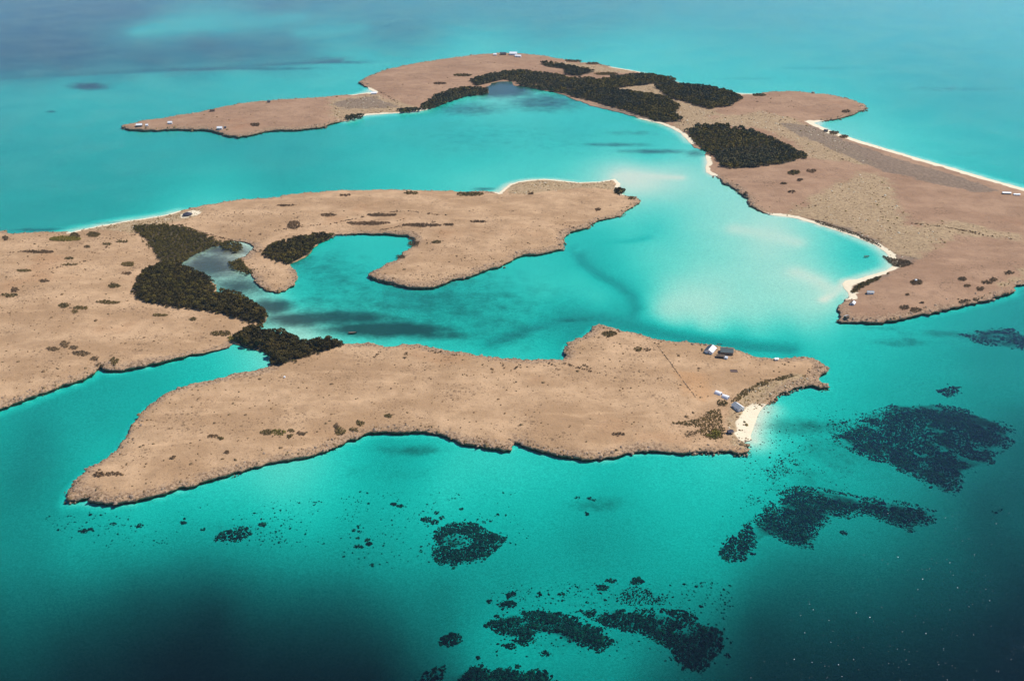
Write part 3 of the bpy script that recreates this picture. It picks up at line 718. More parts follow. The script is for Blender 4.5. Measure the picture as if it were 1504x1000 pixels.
def crown_bank(n, r, h, base, size, m=6, seed=500): return [crown_quads(n, r, h, base, size, seed+i) for i in range(m)]
def plant_mass(name, pts, z, scales, bank, mats, label, category='', seed=3, parent=None, midx_fn=None):
    rng = np.random.default_rng(seed); Vs = []; Fs = []; mi = []; o = 0
    for i in range(len(pts)):
        v, f = bank[rng.integers(len(bank))]; a = rng.uniform(0, 6.28); ca, sa = math.cos(a), math.sin(a)
        s_ = scales[i]*np.array([rng.uniform(.85, 1.15), rng.uniform(.85, 1.15), rng.uniform(.8, 1.2)])
        w_ = v*s_; x = w_[:, 0]*ca-w_[:, 1]*sa+pts[i, 0]; y = w_[:, 0]*sa+w_[:, 1]*ca+pts[i, 1]
        Vs.append(np.column_stack([x, y, w_[:, 2]+z[i]])); Fs.append(f+o); o += len(v)
        mi.append(np.full(len(f), 0 if midx_fn is None else midx_fn(pts[i], rng)))
    me = fast_mesh(name, np.concatenate(Vs), np.concatenate(Fs), None, k=4, mats=mats, midx=np.concatenate(mi))
    return me
# near mangroves: the 300 that show largest stand one by one, the rest of each wood is one mass
allp = []
for wi, (nm, poly, kind, step, scl, lab) in enumerate(WOODS):
    Q = fill(gpoly(poly), step, .42, 40+wi)
    allp += [(math.hypot(q[0], q[1]), wi, q[0], q[1]) for q in Q]
rank = sorted(allp, key=lambda t: t[0]/ (1.0 if WOODS[t[1]][2] == 'tall' else .6))
single, rest = rank[:300], rank[300:]
rr = random.Random(5)
sx = land_at([p[2] for p in single], [p[3] for p in single])
TREE_LABEL = ['low olive mangrove bush between sand spit and murky creek', 'dark mangrove tree in the tall wood on the creek bank', 'dark mangrove tree in the wood across the neck of two bays', 'mangrove tree in the wood on the sandy neck by round lagoon', 'mangrove standing in the murky creek', 'mangrove in the fringe beside round sandy lobe']
for i, (d, wi, x, y) in enumerate(single):
    tk, c1, c2 = TREE[rr.randrange(6)]
    s_ = WOODS[wi][4]*(rr.uniform(.7, 1.1) if rr.random() < .75 else rr.uniform(1.2, 1.6))
    e = empty('mangrove_tree', (x, y, float(max(sx[i], 0))-.05), rr.uniform(0, 6.28), label=TREE_LABEL[wi], category='tree', group='mangroves: '+WOODS[wi][5])
    e.scale = (s_, s_, s_*rr.uniform(.85, 1.2))
    link('trunk', tk, e); link('crown', c1 if WOODS[wi][2] == 'tall' else c2, e)
BANK_N = crown_bank(110, 2.9, 4.2, .9, .68)
for wi, wd in enumerate(WOODS):
    P = np.array([(p[2], p[3]) for p in rest if p[1] == wi]).reshape(-1, 2); n_in = len(P)
    G = gpoly(wd[1]); r_ = np.random.default_rng(160+wi)
    fr = np.concatenate([a+(b-a)*r_.random((max(2, int(np.hypot(*(b-a))/2.2)), 1)) for a, b in zip(G, np.roll(G, -1, 0))]); fr = fr+r_.normal(0, 2.6, fr.shape)
    zf = land_at(fr[:, 0], fr[:, 1]); fr = fr[zf > .02]; P = np.concatenate([P, fr])
    z = np.maximum(land_at(P[:, 0], P[:, 1]), 0); r_ = np.random.default_rng(60+wi)
    me = plant_mass('mangrove_thicket', P, z, wd[4]*r_.uniform(.75, 1.2, len(P))*np.where(np.arange(len(P)) < n_in, 1, r_.uniform(.25, .6, len(P))), BANK_N, [M['mangrove'] if wd[2] == 'tall' else M['mangrove_low'], M['mangrove_low']], '', seed=70+wi, midx_fn=lambda q, rg: int(rg.random() < .3))
    link('mangrove_thicket', me, kind='stuff', label=wd[5], category='mangroves')
BANK_F = crown_bank(46, 4.0, 5.2, .6, 1.35, seed=700)
for fi, (poly, lab) in enumerate(FAR_WOODS):
    P = fill(gpoly(poly), 6.0, .45, 80+fi); z = np.maximum(land_at(P[:, 0], P[:, 1]), 0); r_ = np.random.default_rng(90+fi)
    hs = 1+.35*fbm(P[:, 0], P[:, 1], 70, 44)
    mats = [M['far_wood'], M['mangrove_low']]
    fn = lambda q, rg: 1 if fbm(q[0], q[1], 80, 51) > .06+rg.uniform(-.2, .2) else 0
    me = plant_mass('mangrove_forest', P, z, hs*r_.uniform(.7, 1.15, len(P)), BANK_F, mats, '', seed=110+fi, midx_fn=fn)
    link('mangrove_forest', me, kind='stuff', label=lab, category='mangroves')

# low shrub patches that can be told apart, each a thing
PATCH = [ # x, y, rx, ry, material, where
 (392,635,9,4,'olive','a'),(409,635,11,4.5,'green','a'),(426,641,5,3,'olive','a'),(441,637,5,2.5,'brown_scrub','a'),(427,633,6,2,'olive','a'),
 (499,634,8,6,'olive','a'),(494,627,4,4,'dark_scrub','a'),(530,622,6,4,'olive','a'),(519,631,6,3,'olive','a'),(446,638,4,2,'brown_scrub','a'),(570,611,5,2.5,'olive','a'),
 (313,641,9,2.6,'brown_scrub','a'),(324,643,4,2,'olive','a'),(254,672,4,2,'brown_scrub','a'),(146,697,8,3,'brown_scrub','a'),(167,696,12,3,'brown_scrub','a'),(333,665,7,1.4,'brown_scrub','a'),
 (895,491,13,4.5,'olive','b'),(937,513,6,3,'olive','b'),(951,514,5,2,'brown_scrub','b'),(908,638,9,2.6,'brown_scrub','a'),(1061,592,8,4.5,'olive','h'),
 (95,351,26,4,'green','c'),(110,346,8,4,'olive','c'),(137,345,10,4.2,'olive','c'),(178,355,11,2.2,'olive','c'),(158,359,7,2,'olive','c'),(128,363,5,1.5,'dark_scrub','c'),(102,380,6,2.2,'olive','c'),(101,389,14,1.8,'olive','c'),(36,398,13,1.8,'olive','c'),
 (14,434,13,3,'olive','c'),(21,426,7,4,'brown_scrub','c'),(65,413,8,2,'brown_scrub','c'),(94,449,8,3.5,'olive','c'),(119,453,11,3,'olive','c'),(110,458,4,2.5,'olive','c'),(158,444,20,3.4,'olive','c'),(168,420,11,4,'olive','c'),(187,388,12,4,'olive','c'),(55,370,26,2.5,'brown_scrub','c'),(8,350,4,3.5,'dark_scrub','c'),(187,402,8,3,'brown_scrub','c'),(235,463,11,2,'olive','c'),(284,469,7,2,'olive','c'),
 (95,506,6,5,'dark_scrub','c'),(79,513,14,3.2,'dark_scrub','c'),(108,511,7,3,'dark_scrub','c'),(121,519,14,3.6,'dark_scrub','c'),(139,527,6,3,'dark_scrub','c'),(168,531,6,6,'olive','c'),(147,537,6,4,'dark_scrub','c'),
 (325,490,18,4,'olive','n'),(345,497,14,5,'green','n'),(368,494,8,5,'olive','n'),
 (690,286,20,2.8,'olive','p'),(605,284,12,2,'olive','p'),(483,316,13,2.5,'brown_scrub','p'),(432,331,12,6,'brown_scrub','p'),(700,326,15,1.8,'brown_scrub','p'),(659,330,8,1.8,'brown_scrub','p'),(640,356,8,2.6,'olive','p'),(607,358,9,3.6,'dark_scrub','p'),(589,377,7,3,'dark_scrub','p'),(928,292,5,2,'olive','p'),(878,308,4,2,'brown_scrub','p'),(780,285,4,1.6,'brown_scrub','p'),(507,287,7,1.5,'brown_scrub','p'),(425,302,18,1.4,'brown_scrub','p'),(560,316,24,2.4,'brown_scrub','p'),(620,331,30,2.6,'brown_scrub','p'),(540,328,34,3,'brown_scrub','p'),
 (1166,254,10,3,'olive','d'),(1192,252,7,2.4,'brown_scrub','d'),(1174,265,5,1.5,'brown_scrub','d'),(1150,270,3,1.2,'dark_scrub','d'),(1163,282,6,1.8,'brown_scrub','d'),(1095,285,5,1.5,'dark_scrub','d'),
 (1345,415,10,5,'dark_scrub','d'),(1413,410,6,3,'dark_scrub','d'),(1421,420,5,2,'dark_scrub','d'),(1450,415,9,2.6,'dark_scrub','d'),(1459,411,5,2.5,'dark_scrub','d'),(1482,401,7,3,'dark_scrub','d'),(1440,425,6,3,'dark_scrub','d'),(1418,443,9,3.6,'dark_scrub','d'),(1436,440,7,2.5,'dark_scrub','d'),(1328,452,8,3.4,'dark_scrub','d'),(1345,455,8,4,'dark_scrub','d'),(1354,445,3,2,'brown_scrub','d'),(1333,433,3,1.2,'brown_scrub','d'),
 (890,109,18,2,'olive','f'),(842,90,12,1.6,'dark_scrub','f'),(870,94,10,1.4,'dark_scrub','f'),(1115,140,10,2,'olive','f'),(680,111,14,2,'olive','f'),(645,123,10,1.6,'brown_scrub','f'),(1242,164,6,2,'brown_scrub','f'),(375,184,7,2.5,'brown_scrub','f'),(1010,235,0.1,.1,'olive','f'),(1225,196,9,2.5,'dark_scrub','f'),(1240,201,7,2.2,'dark_scrub','f'),
]
WHERE = {'a': 'bare tan plateau of the front island', 'b': 'blunt headland above the green lagoon channel', 'h': 'clearing beside the beach house', 'c': 'speckled plateau west of the mangrove creek', 'n': 'neck beside the small turquoise bay', 'p': 'plateau around the round lagoon', 'd': 'mauve plateau behind the curved white beach', 'f': 'far island of mangrove woods'}
KINDTXT = {'olive': 'olive green shrub patch', 'green': 'bright yellow green shrub patch', 'brown_scrub': 'dry brown shrub patch', 'dark_scrub': 'dark shrub patch'}
BANK_S = crown_bank(26, 1.25, 1.5, .05, .48, seed=900)
BANK_SF = crown_bank(18, 2.2, 2.2, .05, .95, seed=950)
def shrub_patch(poly, mat, label, seed, group, hscale=1.0):
    G = gpoly(poly); far = G[:, 1].mean() > 1300
    P = fill(G, 2.6 if far else 1.55, .5, seed)
    if len(P) > 40:   # ragged outline
        d = seg_dist(P, G, np.roll(G, -1, 0)); P = P[d > 3.2*(fbm(P[:, 0], P[:, 1], 8, seed)+.22)]
    if len(P) < 10: P = G.mean(0)+np.random.default_rng(seed).normal(0, .9, (12, 2))*(1.6 if far else 1.0)
    z = land_at(P[:, 0], P[:, 1]); r_ = np.random.default_rng(seed)
    me = plant_mass('shrub_patch', P, z-.05, hscale*r_.uniform(.45, 1.0, len(P)), BANK_SF if far else BANK_S, [M[mat]], '', seed=seed)
    c = P.mean(0); o = link('shrub_patch', me, label=label, category='shrubs', group=group)
    return o
for i, (x, y, rx, ry, mt, wh) in enumerate(PATCH):
    if rx < 1: continue
    shrub_patch(ell(x, y, rx, ry), mt, KINDTXT[mt]+' on the '+WHERE[wh], 1000+i, 'shrub patches on the '+WHERE[wh])
BIGPATCH = [
 ([(985,621),(1010,618),(1025,612),(1040,602),(1058,600),(1062,612),(1065,630),(1064,645),(1050,648),(1030,640),(1022,634),(1030,628),(1010,627)], 'olive', 'large ragged olive scrub patch behind the small sand beach', .8),
 ([(1003,640),(1010,633),(1022,633),(1024,639),(1012,642)], 'dark_scrub', 'small dark tail of scrub beside the large olive patch', .7),
 ([(1036,640),(1050,630),(1058,634),(1060,644),(1050,647)], 'green', 'yellow green scrub core within the large olive patch', 1.1),
 ([(1073,590),(1086,577),(1110,563),(1140,554),(1163,550),(1170,553),(1140,560),(1113,570),(1094,582),(1080,592)], 'olive', 'curved olive scrub band above the pale rubble slope', .9),
 ([(906,285),(904,281),(908,277),(913,281),(912,285)], 'mangrove', 'dense black green bush alone on the sand spit', 2.2),
 ([(1246,428),(1256,420),(1275,412),(1300,403),(1308,401),(1296,408),(1272,420),(1254,431)], 'olive', 'long grey green scrub strip along the curled sand spit', 1.3),
 ([(1290,372),(1305,378),(1330,382),(1345,388),(1325,394),(1312,392)], 'dark_scrub', 'dark scrub thicket at the head of curved white beach', 1.0),
 ([(1180,318),(1215,328),(1250,339),(1282,353),(1300,366),(1290,362),(1255,346),(1205,330)], 'dark_scrub', 'dark scrub strip behind the curved white beach', .9),
]
for i, (poly, mt, lab, hs) in enumerate(BIGPATCH):
    o = shrub_patch(poly, mt, lab, 1300+i, None, hs)
    if 'group' in o: del o['group']
# thin lines of scrub that follow gullies and cracks
LINES = [
 ([(826,533),(845,539),(868,545),(890,551)], .9),([(850,541),(858,536),(868,541)], .7),([(800,531),(812,536),(822,545)], .8),([(765,534),(758,541),(751,546)], .7),([(736,533),(742,541)], .6),([(592,512),(598,522),(590,530)], .6),([(560,515),(552,523),(546,530)], .5),
 ([(630,515),(642,519),(650,516)], 1.0),([(664,521),(680,524)], .8),([(960,503),(970,507)], .5),
 ([(62,398),(100,390),(140,380),(158,362)], .5),([(10,371),(40,369),(80,372)], .6),
 ([(480,330),(520,322),(560,312),(600,310),(650,317)], .7),([(560,338),(600,330),(640,326)], .9),([(380,345),(420,336),(470,330)], .6),([(607,358),(630,358),(650,354)], .9),
 ([(820,329),(845,335),(860,336)], .6),([(1320,326),(1360,330),(1400,336),(1440,343)], .9),([(1400,336),(1440,345),(1490,352)], .9),([(556,134),(575,145),(585,152)], 1.2),
 ([(1185,549),(1190,543),(1200,538)], .7),([(1180,545),(1186,556)], .6),([(262,330),(300,343),(340,353),(365,360)], 1.1),([(372,365),(378,372)], .8),([(378,405),(376,412),(385,424),(400,429)], .7),
 ([(1040,600),(1050,606),(1062,609)], .6),([(700,640),(720,655),(745,660)], .6),
]
for i, (ln, wd) in enumerate(LINES):
    g = gpoly(ln); P = []
    rg = np.random.default_rng(1500+i)
    for a, b in zip(g[:-1], g[1:]):
        L_ = np.hypot(*(b-a)); n = max(2, int(L_/(1.1 if a[1] < 1300 else 2.4)*wd))
        t = rg.random(n); keep = fbm(a[0]+(b-a)[0]*t, a[1]+(b-a)[1]*t, 12, i) > -.25
        q = a+(b-a)*t[:, None]+rg.normal(0, 1.0 if a[1] < 1300 else 1.8, (n, 2)); P.append(q[keep])
    P = np.concatenate(P)
    if len(P) == 0: continue
    z = land_at(P[:, 0], P[:, 1]); ok = z > .05; P, z = P[ok], z[ok]
    if len(P) == 0: continue
    me = plant_mass('gully_scrub', P, z-.05, rg.uniform(.35, .8, len(P)), BANK_S, [M['dark_scrub' if i % 2 else 'brown_scrub']], '', seed=1600+i)
    link('gully_scrub', me, kind='stuff', label='thin line of dry scrub along a gully', category='scrub')

# ------------------------------------------------------------------ scattered dwarf scrub, rim rocks, rubble (uncountable)
def lump_bank(m, k, seed):
    out = []
    for i in range(m):
        r_ = np.random.default_rng(seed+i); an = np.arange(k)*2*math.pi/k+r_.uniform(-.3, .3, k); ra = r_.uniform(.75, 1.2, k)
        base = np.column_stack([np.cos(an)*ra, np.sin(an)*ra, np.full(k, -.25)])
        mid = np.column_stack([np.cos(an+.3)*ra*.72, np.sin(an+.3)*ra*.72, r_.uniform(.45, .7, k)])
        V = np.concatenate([base, mid, [[r_.uniform(-.15, .15), r_.uniform(-.15, .15), .85]]])
        F = []
        for j in range(k):
            n = (j+1) % k; F += [(j, n, k+n), (j, k+n, k+j), (k+j, k+n, 2*k)]
        out.append((V, np.array(F)))
    return out
LUMP = lump_bank(8, 5, 2000)
def lumps(name, P, z, size, flat, mats, seed, midx=None, stretch=None, **props):
    rng = np.random.default_rng(seed); n = len(P); which = rng.integers(len(LUMP), size=n)
    V0 = np.stack([LUMP[k][0] for k in range(len(LUMP))])[which]; F0 = LUMP[0][1]
    a = rng.uniform(0, 6.28, n); ca, sa = np.cos(a)[:, None], np.sin(a)[:, None]
    sxy = np.asarray(size)[:, None]; el_ = rng.uniform(.75, 1.3, (n, 1))
    x = V0[:, :, 0]*sxy*el_; y = V0[:, :, 1]*sxy/el_
    X = x*ca-y*sa; Y = x*sa+y*ca
    V = np.stack([X+P[:, 0:1], Y+P[:, 1:2], V0[:, :, 2]*sxy*np.asarray(flat).reshape(-1, 1)+np.asarray(z)[:, None]], -1).reshape(-1, 3)
    nv = V0.shape[1]; F = (F0[None]+(np.arange(n)*nv)[:, None, None]).reshape(-1, 3)
    mi = None if midx is None else np.repeat(midx, len(F0))
    me = fast_mesh(name, V, F, None, mats=mats, midx=mi)
    return link(name, me, **props)
def scatter(L, box, n, seed, mind=4):
    rng = np.random.default_rng(seed); (x0, y0), (x1, y1) = box
    Q = np.column_stack([rng.uniform(x0, x1, n), rng.uniform(y0, y1, n)]); Q = Q[inside(Q, L.P)]
    return Q[L.dist(Q) > mind]
boxF = ((-560, 560), (480+0, 1230))
Q = scatter(LF, ((-620, 480), (420, 1250)), 26000, 11)
keep = fbm(Q[:, 0], Q[:, 1], 70, 61)+np.random.default_rng(3).uniform(-.8, .8, len(Q)) > .05
keep &= zone_field(Q, 'sand', 3) < .3
Q = Q[keep]
rs = np.random.default_rng(12)
lumps('dwarf_scrub', Q, land_at(Q[:, 0], Q[:, 1])-.02, rs.gamma(2.0, .22, len(Q))+.25, rs.uniform(.5, .9, len(Q)), [M['dark_scrub'], M['brown_scrub']], 13, (rs.random(len(Q)) < .6).astype(int), kind='stuff', label='tiny dark dwarf shrubs dotted over the tan plateau', category='scrub')
Q = scatter(LD, ((-1300, 1500), (900, 3600)), 26000, 14)
keep = fbm(Q[:, 0], Q[:, 1], 120, 62)+np.random.default_rng(4).uniform(-.8, .8, len(Q)) > .3
Q = Q[keep & (zone_field(Q, 'sand', 3) < .3)]
lumps('dwarf_scrub', Q, land_at(Q[:, 0], Q[:, 1])-.02, rs.gamma(2.2, .3, len(Q))+.3, rs.uniform(.5, .9, len(Q)), [M['dark_scrub'], M['brown_scrub']], 15, (rs.random(len(Q)) < .6).astype(int), kind='stuff', label='tiny dark dwarf shrubs dotted over the mauve plateau', category='scrub')
def rim_rocks(L, per, size, seed, label):
    rng = np.random.default_rng(seed); m = (L.KS == 'c') & (L.A[:, 1] < 3800) & (np.abs(L.A[:, 0]) < L.A[:, 1]*.62+200)
    A, B = L.A[m], L.B[m]; d = B-A; n_ = np.column_stack([-d[:, 1], d[:, 0]]); n_ /= np.hypot(d[:, 0], d[:, 1])[:, None]+1e-6
    P = []
    for k in range(per):
        t = rng.random((len(A), 1)); off = np.abs(rng.normal(0, 4.2, (len(A), 1)))*size-.4
        P.append(A+d*t+n_*off)
    P = np.concatenate(P); P = P[fbm(P[:, 0], P[:, 1], 25, seed) > -.35]; P = P[inside(P, L.P)]
    z = land_at(P[:, 0], P[:, 1])
    lumps('rim_rocks', P, z-.1, (rng.gamma(2.0, .26, len(P))+.25)*size, rng.uniform(.5, 1.0, len(P)), [M['rock'], M['dark_scrub']], seed, (rng.random(len(P)) < .33).astype(int), kind='stuff', label=label, category='rocks')
rim_rocks(LF, 3, 1.0, 21, 'broken limestone blocks along the rim of the tan islands')
rim_rocks(LD, 2, 1.5, 22, 'broken limestone blocks along the rim of the mauve island')
def fallen_rocks(L, seed, label, size):
    rng = np.random.default_rng(seed); m = (L.KS == 'c') & (L.A[:, 1] < 2600) & (np.abs(L.A[:, 0]) < L.A[:, 1]*.62+200)
    A, B = L.A[m], L.B[m]; d = B-A; n_ = np.column_stack([-d[:, 1], d[:, 0]]); n_ /= np.hypot(d[:, 0], d[:, 1])[:, None]+1e-6
    P = np.concatenate([A+d*rng.random((len(A), 1))-n_*(np.abs(rng.normal(0, 1.6, (len(A), 1)))+.2)*size for _ in range(2)])
    P = P[fbm(P[:, 0], P[:, 1], 30, seed) > .3]
    lumps('fallen_rocks', P, rng.uniform(-1.0, .0, len(P)), (rng.gamma(2.0, .3, len(P))+.35)*size, rng.uniform(.7, 1.2, len(P)), [M['rock'], M['dark_scrub']], seed, (rng.random(len(P)) < .4).astype(int), kind='stuff', label=label, category='rocks')
fallen_rocks(LF, 23, 'fallen rocks awash at the foot of the tan cliffs', .75)
fallen_rocks(LD, 24, 'fallen rocks awash at the foot of the mauve island', 1.5)
def rubble(poly, step, size, seed, label):
    rng = np.random.default_rng(seed); P = fill(gpoly(poly), step, .5, seed); z = land_at(P[:, 0], P[:, 1])
    k = (fbm(P[:, 0], P[:, 1], 18, seed)+rng.uniform(-.6, .6, len(P)) > 0) & (z > .2); P, z = P[k], z[k]
    lumps('dune_rubble', P, z-.1, (rng.gamma(2.0, .3, len(P))+.3)*size, rng.uniform(.5, .9, len(P)), [M['pale_rock'], M['olive'], M['brown_scrub']], seed, rng.choice(3, len(P), p=[.24, .38, .38]), kind='stuff', label=label, category='rubble')
RUB = ['beach house', 'sand spit', 'mangrove creek', 'wide mauve plateau', 'wedge shaped wood', 'far dune gap', 'sandy isthmus', 'rocky cape', 'outer beach', 'mangrove neck']
for i, (poly, nm) in enumerate(zip(ZONES['dune'][:10], RUB)):
    near = i in (0, 1, 2, 9); rubble(poly, 1.9 if near else 4.6, .7 if near else .95, 2300+i, 'pale coral rubble and dry tufts by the '+nm)

# ------------------------------------------------------------------ reefs on the sea floor
def sea_floor(P):
    V, nr, nc, r = SEA; X = V[:, 0].reshape(nr, nc); Z = V[:, 2].reshape(nr, nc)
    i = np.clip(np.searchsorted(r, P[:, 1])-1, 0, nr-2); fy = (P[:, 1]-r[i])/(r[i+1]-r[i])
    out = np.zeros(len(P))
    for k in range(len(P)): out[k] = np.interp(P[k, 0], X[i[k]], Z[i[k]])*(1-fy[k])+np.interp(P[k, 0], X[i[k]+1], Z[i[k]+1])*fy[k]
    return out
def reef(poly, step, size, thr, mat, seed, label, name='coral_reef', hole=None, streak=None, height=.7, group=None, rise=.5):
    G = gpoly(poly, -3.0); P = fill(G, step, .5, seed); rng = np.random.default_rng(seed)
    d = seg_dist(P, G, np.roll(G, -1, 0)); span = np.sqrt(max(1, (G.max(0)-G.min(0)).prod()))
    u = P[:, 0]*.92-P[:, 1]*.39; v = P[:, 0]*.39+P[:, 1]*.92
    f = 1.9*fbm(u, v*(1 if not streak else streak), 22, seed, 5)+.5*fbm(u, v, 6, seed+5, 2)
    e = np.clip(d/(.12*span+2), 0, 1)
    k = rng.random(len(P)) < smooth(-.45, .55, f+e*.9-thr-.12)
    if hole:
        h = gpoly(ell(*hole), -3.0); k &= ~(inside(P, h) & (rng.random(len(P)) < .72))
    P = P[k]
    if len(P) < 3: P = G.mean(0)+rng.normal(0, 1.0, (6, 2)); e = np.zeros(6); k = np.ones(6, bool)
    z = sea_floor(P)+np.clip(e[k], 0, 1)*rise; s_ = (rng.gamma(2.0, .27, len(P))+.36)*size
    o = lumps(name, P, z-.05, s_, rng.uniform(.4, 1.0, len(P))*height, [mat, M['reef_brown'], M['reef_olive']], seed, rng.choice(3, len(P), p=[.48, .31, .21]), label=label, category='reef')
    if group: o['group'] = group
    return o
CO, SG = M['coral'], M['seagrass']
reef([(632,790),(640,775),(670,765),(700,768),(720,780),(745,788),(735,802),(710,822),(680,832),(650,830),(635,818)], .95, .74, -.12, CO, 31, 'dark ring shaped coral reef around a pale sandy centre', hole=(672,794,24,11))
reef([(712,908),(745,893),(800,893),(850,903),(890,918),(905,940),(880,956),(850,945),(800,936),(770,946),(740,936),(720,920)], .95, .74, -.05, CO, 32, 'dark brown coral reef joined to the large broken reef', streak=1.9, rise=1.6)
reef([(840,893),(900,888),(950,888),(1000,890),(1070,908),(1080,922),(1052,950),(1032,975),(1000,972),(985,945),(940,927),(890,917)], 1.0, .76, -.02, CO, 33, 'large broken dark coral reef with sand gaps', streak=1.9, rise=1.4)
reef([(880,878),(900,862),(940,856),(975,866),(1000,882),(960,888),(920,888)], 1.2, .5, .45, CO, 34, 'sparse coral sprinkle above the large broken reef')
reef([(658,978),(690,967),(740,970),(800,979),(832,1000),(836,1040),(680,1045),(662,1000)], 1.0, .8, -.1, CO, 35, 'dense brown coral reef in the deepest water', height=.8, rise=2.0)
reef([(595,988),(620,966),(655,965),(652,990),(610,1000)], 1.6, 1.0, .4, CO, 36, 'dim deep coral patch beside the dense brown reef')
reef(ell(662,932,18,10), 1.2, 1.0, -.1, CO, 37, 'compact heart shaped dark coral patch in deep water')
reef([(1046,795),(1062,778),(1100,764),(1112,785),(1112,826),(1082,830),(1055,816)], 1.1, .78, .02, SG, 38, 'ragged rounded reef at the tip of the long reef')
reef([(1100,762),(1130,735),(1160,712),(1200,715),(1260,725),(1310,728),(1378,742),(1376,760),(1340,776),(1310,765),(1270,756),(1230,760),(1203,776),(1196,801),(1168,800),(1140,788)], 1.15, .8, .0, SG, 39, 'long dark reef arm streaked with sand', streak=2.2)
reef([(1222,640),(1260,612),(1310,592),(1370,590),(1440,602),(1490,620),(1496,640),(1470,662),(1460,680),(1422,690),(1410,720),(1380,724),(1350,702),(1300,682),(1250,665)], 1.35, .9, .08, SG, 40, 'broad purple blue seagrass reef streaked with sand', streak=2.4)
reef([(1402,492),(1440,482),(1480,480),(1504,488),(1545,500),(1545,516),(1490,515),(1440,506)], 2.0, 1.2, .3, SG, 41, 'small purple seagrass reef off the mauve cape', streak=2)
reef([(1374,571),(1395,561),(1417,568),(1416,578),(1390,583)], 1.7, 1.0, .1, SG, 42, 'little lone reef above the broad seagrass reef')
reef([(303,787),(325,778),(345,772),(370,773),(372,785),(350,794),(325,795)], 1.3, .9, .38, CO, 43, 'dark spiky coral patch off the rocky west point')
reef(ell(1467,740,15,7), 1.7, 1.0, .25, SG, 44, 'faint deep seagrass patch below the broad reef')
reef([(1240,600),(1300,598),(1340,610),(1290,640),(1240,660),(1205,650),(1215,620)], 1.7, .55, .6, SG, 45, 'thin seagrass fringe spread beside the broad reef', streak=2)
reef([(1110,690),(1160,640),(1200,650),(1215,700),(1160,712),(1120,740),(1090,745)], 1.7, .5, .75, SG, 46, 'sparse seagrass sprinkle off the small sand beach')
HEADS = [(123,779,6,3),(134,777,4,2.6),(206,772,5,3),(167,769,5,1.8),(385,771,5,3),(268,767,5,1.8),(297,776,4,2),(526,736,4,2.6),(578,740,5,2),(588,743,6,2.6),(626,763,8,4),(639,767,7,3.6),(649,760,5,3),(641,754,4,2.5),(527,772,4,2.4),(521,777,5,2.2),(528,779,4,1.8),(525,788,4,2),(539,791,4,2.4),(541,797,4,2.6),(526,800,7,2.8),(546,826,4,2.4),(678,749,3,1.8),(731,756,3,1.6),(743,757,3,1.6),(711,767,3,2),(619,808,3,2),(848,731,4,2),(866,732,4,2),(872,734,3,2),(862,753,3,2),(885,860,10,4.5),(897,850,9,3),(936,851,11,6),(752,870,6,4),(745,884,14,6),(792,869,6,4.6),(826,871,6,4.2),(718,879,4,3),(729,902,5,3),(718,914,7,4.5),(862,882,4,2.4),(702,961,4,3),(760,975,5,3),(747,946,12,5),(800,957,8,5),(1070,945,5,4),(1240,778,6,3),(1233,741,0,0),(1273,822,0,0)]
for i, (x, y, rx, ry) in enumerate(HEADS):
    if rx: reef(ell(x, y, rx, ry), 1.0, .8, -.7, CO, 3000+i, 'small round dark coral head on pale sand between the reefs', 'coral_patch', group='lone coral heads on the sand', height=.9)
rng = np.random.default_rng(77)
for nm, poly, n in (('west point', [(60,755),(480,730),(480,800),(100,800)], 260), ('ring reef', [(490,720),(760,720),(780,800),(500,840)], 240), ('large broken reef', [(720,850),(1080,850),(1080,960),(720,960)], 420), ('small sand beach', [(1120,590),(1260,600),(1250,740),(1060,760),(1090,690)], 420)):
    G = gpoly(poly, -2.0); lo, hi = G.min(0), G.max(0); Qc = rng.uniform(lo, hi, (60, 2)); Q = Qc[rng.integers(60, size=n*2)]+rng.normal(0, 7, (n*2, 2)); Q = Q[inside(Q, G)]
    lumps('coral_rubble', Q, sea_floor(Q), rng.gamma(2, .16, len(Q))+.25, np.full(len(Q), .6), [CO], 78, kind='stuff', label='tiny dark coral specks on the sand by the '+nm, category='coral')

# ------------------------------------------------------------------ buildings, boats and other made things
M['white_paint'] = paint('white painted boards', (.82, .82, .80), .6, .08)
M['white_roof'] = paint('white sheet roof', (.85, .85, .84), .5, .06)
M['dark_roof'] = paint('dark blue grey sheet roof', (.045, .05, .065), .55, .2)
M['teal_roof'] = paint('dark teal sheet roof', (.030, .062, .068), .55, .2)
M['grey_roof'] = paint('grey sheet roof', (.30, .32, .34), .5, .15)
M['brown_roof'] = paint('brown palm thatch', (.15, .10, .065), .95, .3)
M['timber'] = paint('weathered timber', (.22, .16, .11), .9, .3)
M['glass'] = paint('dark window glass', (.03, .035, .04), .15, .1)
M['canvas'] = paint('white tent canvas', (.86, .85, .86), .8, .05)
M['tarp'] = paint('dark shade tarpaulin', (.03, .028, .045), .8, .2)
M['blue_hull'] = paint('dark blue hull paint', (.03, .05, .07), .4, .2)
M['slab'] = paint('dark brown slab', (.12, .07, .06), .9, .25)
def box_vf(x0, x1, y0, y1, z0, z1):
    v = [(x0, y0, z0), (x1, y0, z0), (x1, y1, z0), (x0, y1, z0), (x0, y0, z1), (x1, y0, z1), (x1, y1, z1), (x0, y1, z1)]
    return v, [(3, 2, 1, 0), (4, 5, 6, 7), (0, 1, 5, 4), (1, 2, 6, 5), (2, 3, 7, 6), (3, 0, 4, 7)]
def box(name, b, mat, parent): v, f = box_vf(*b); return mesh_obj(name, v, f, mat, parent)
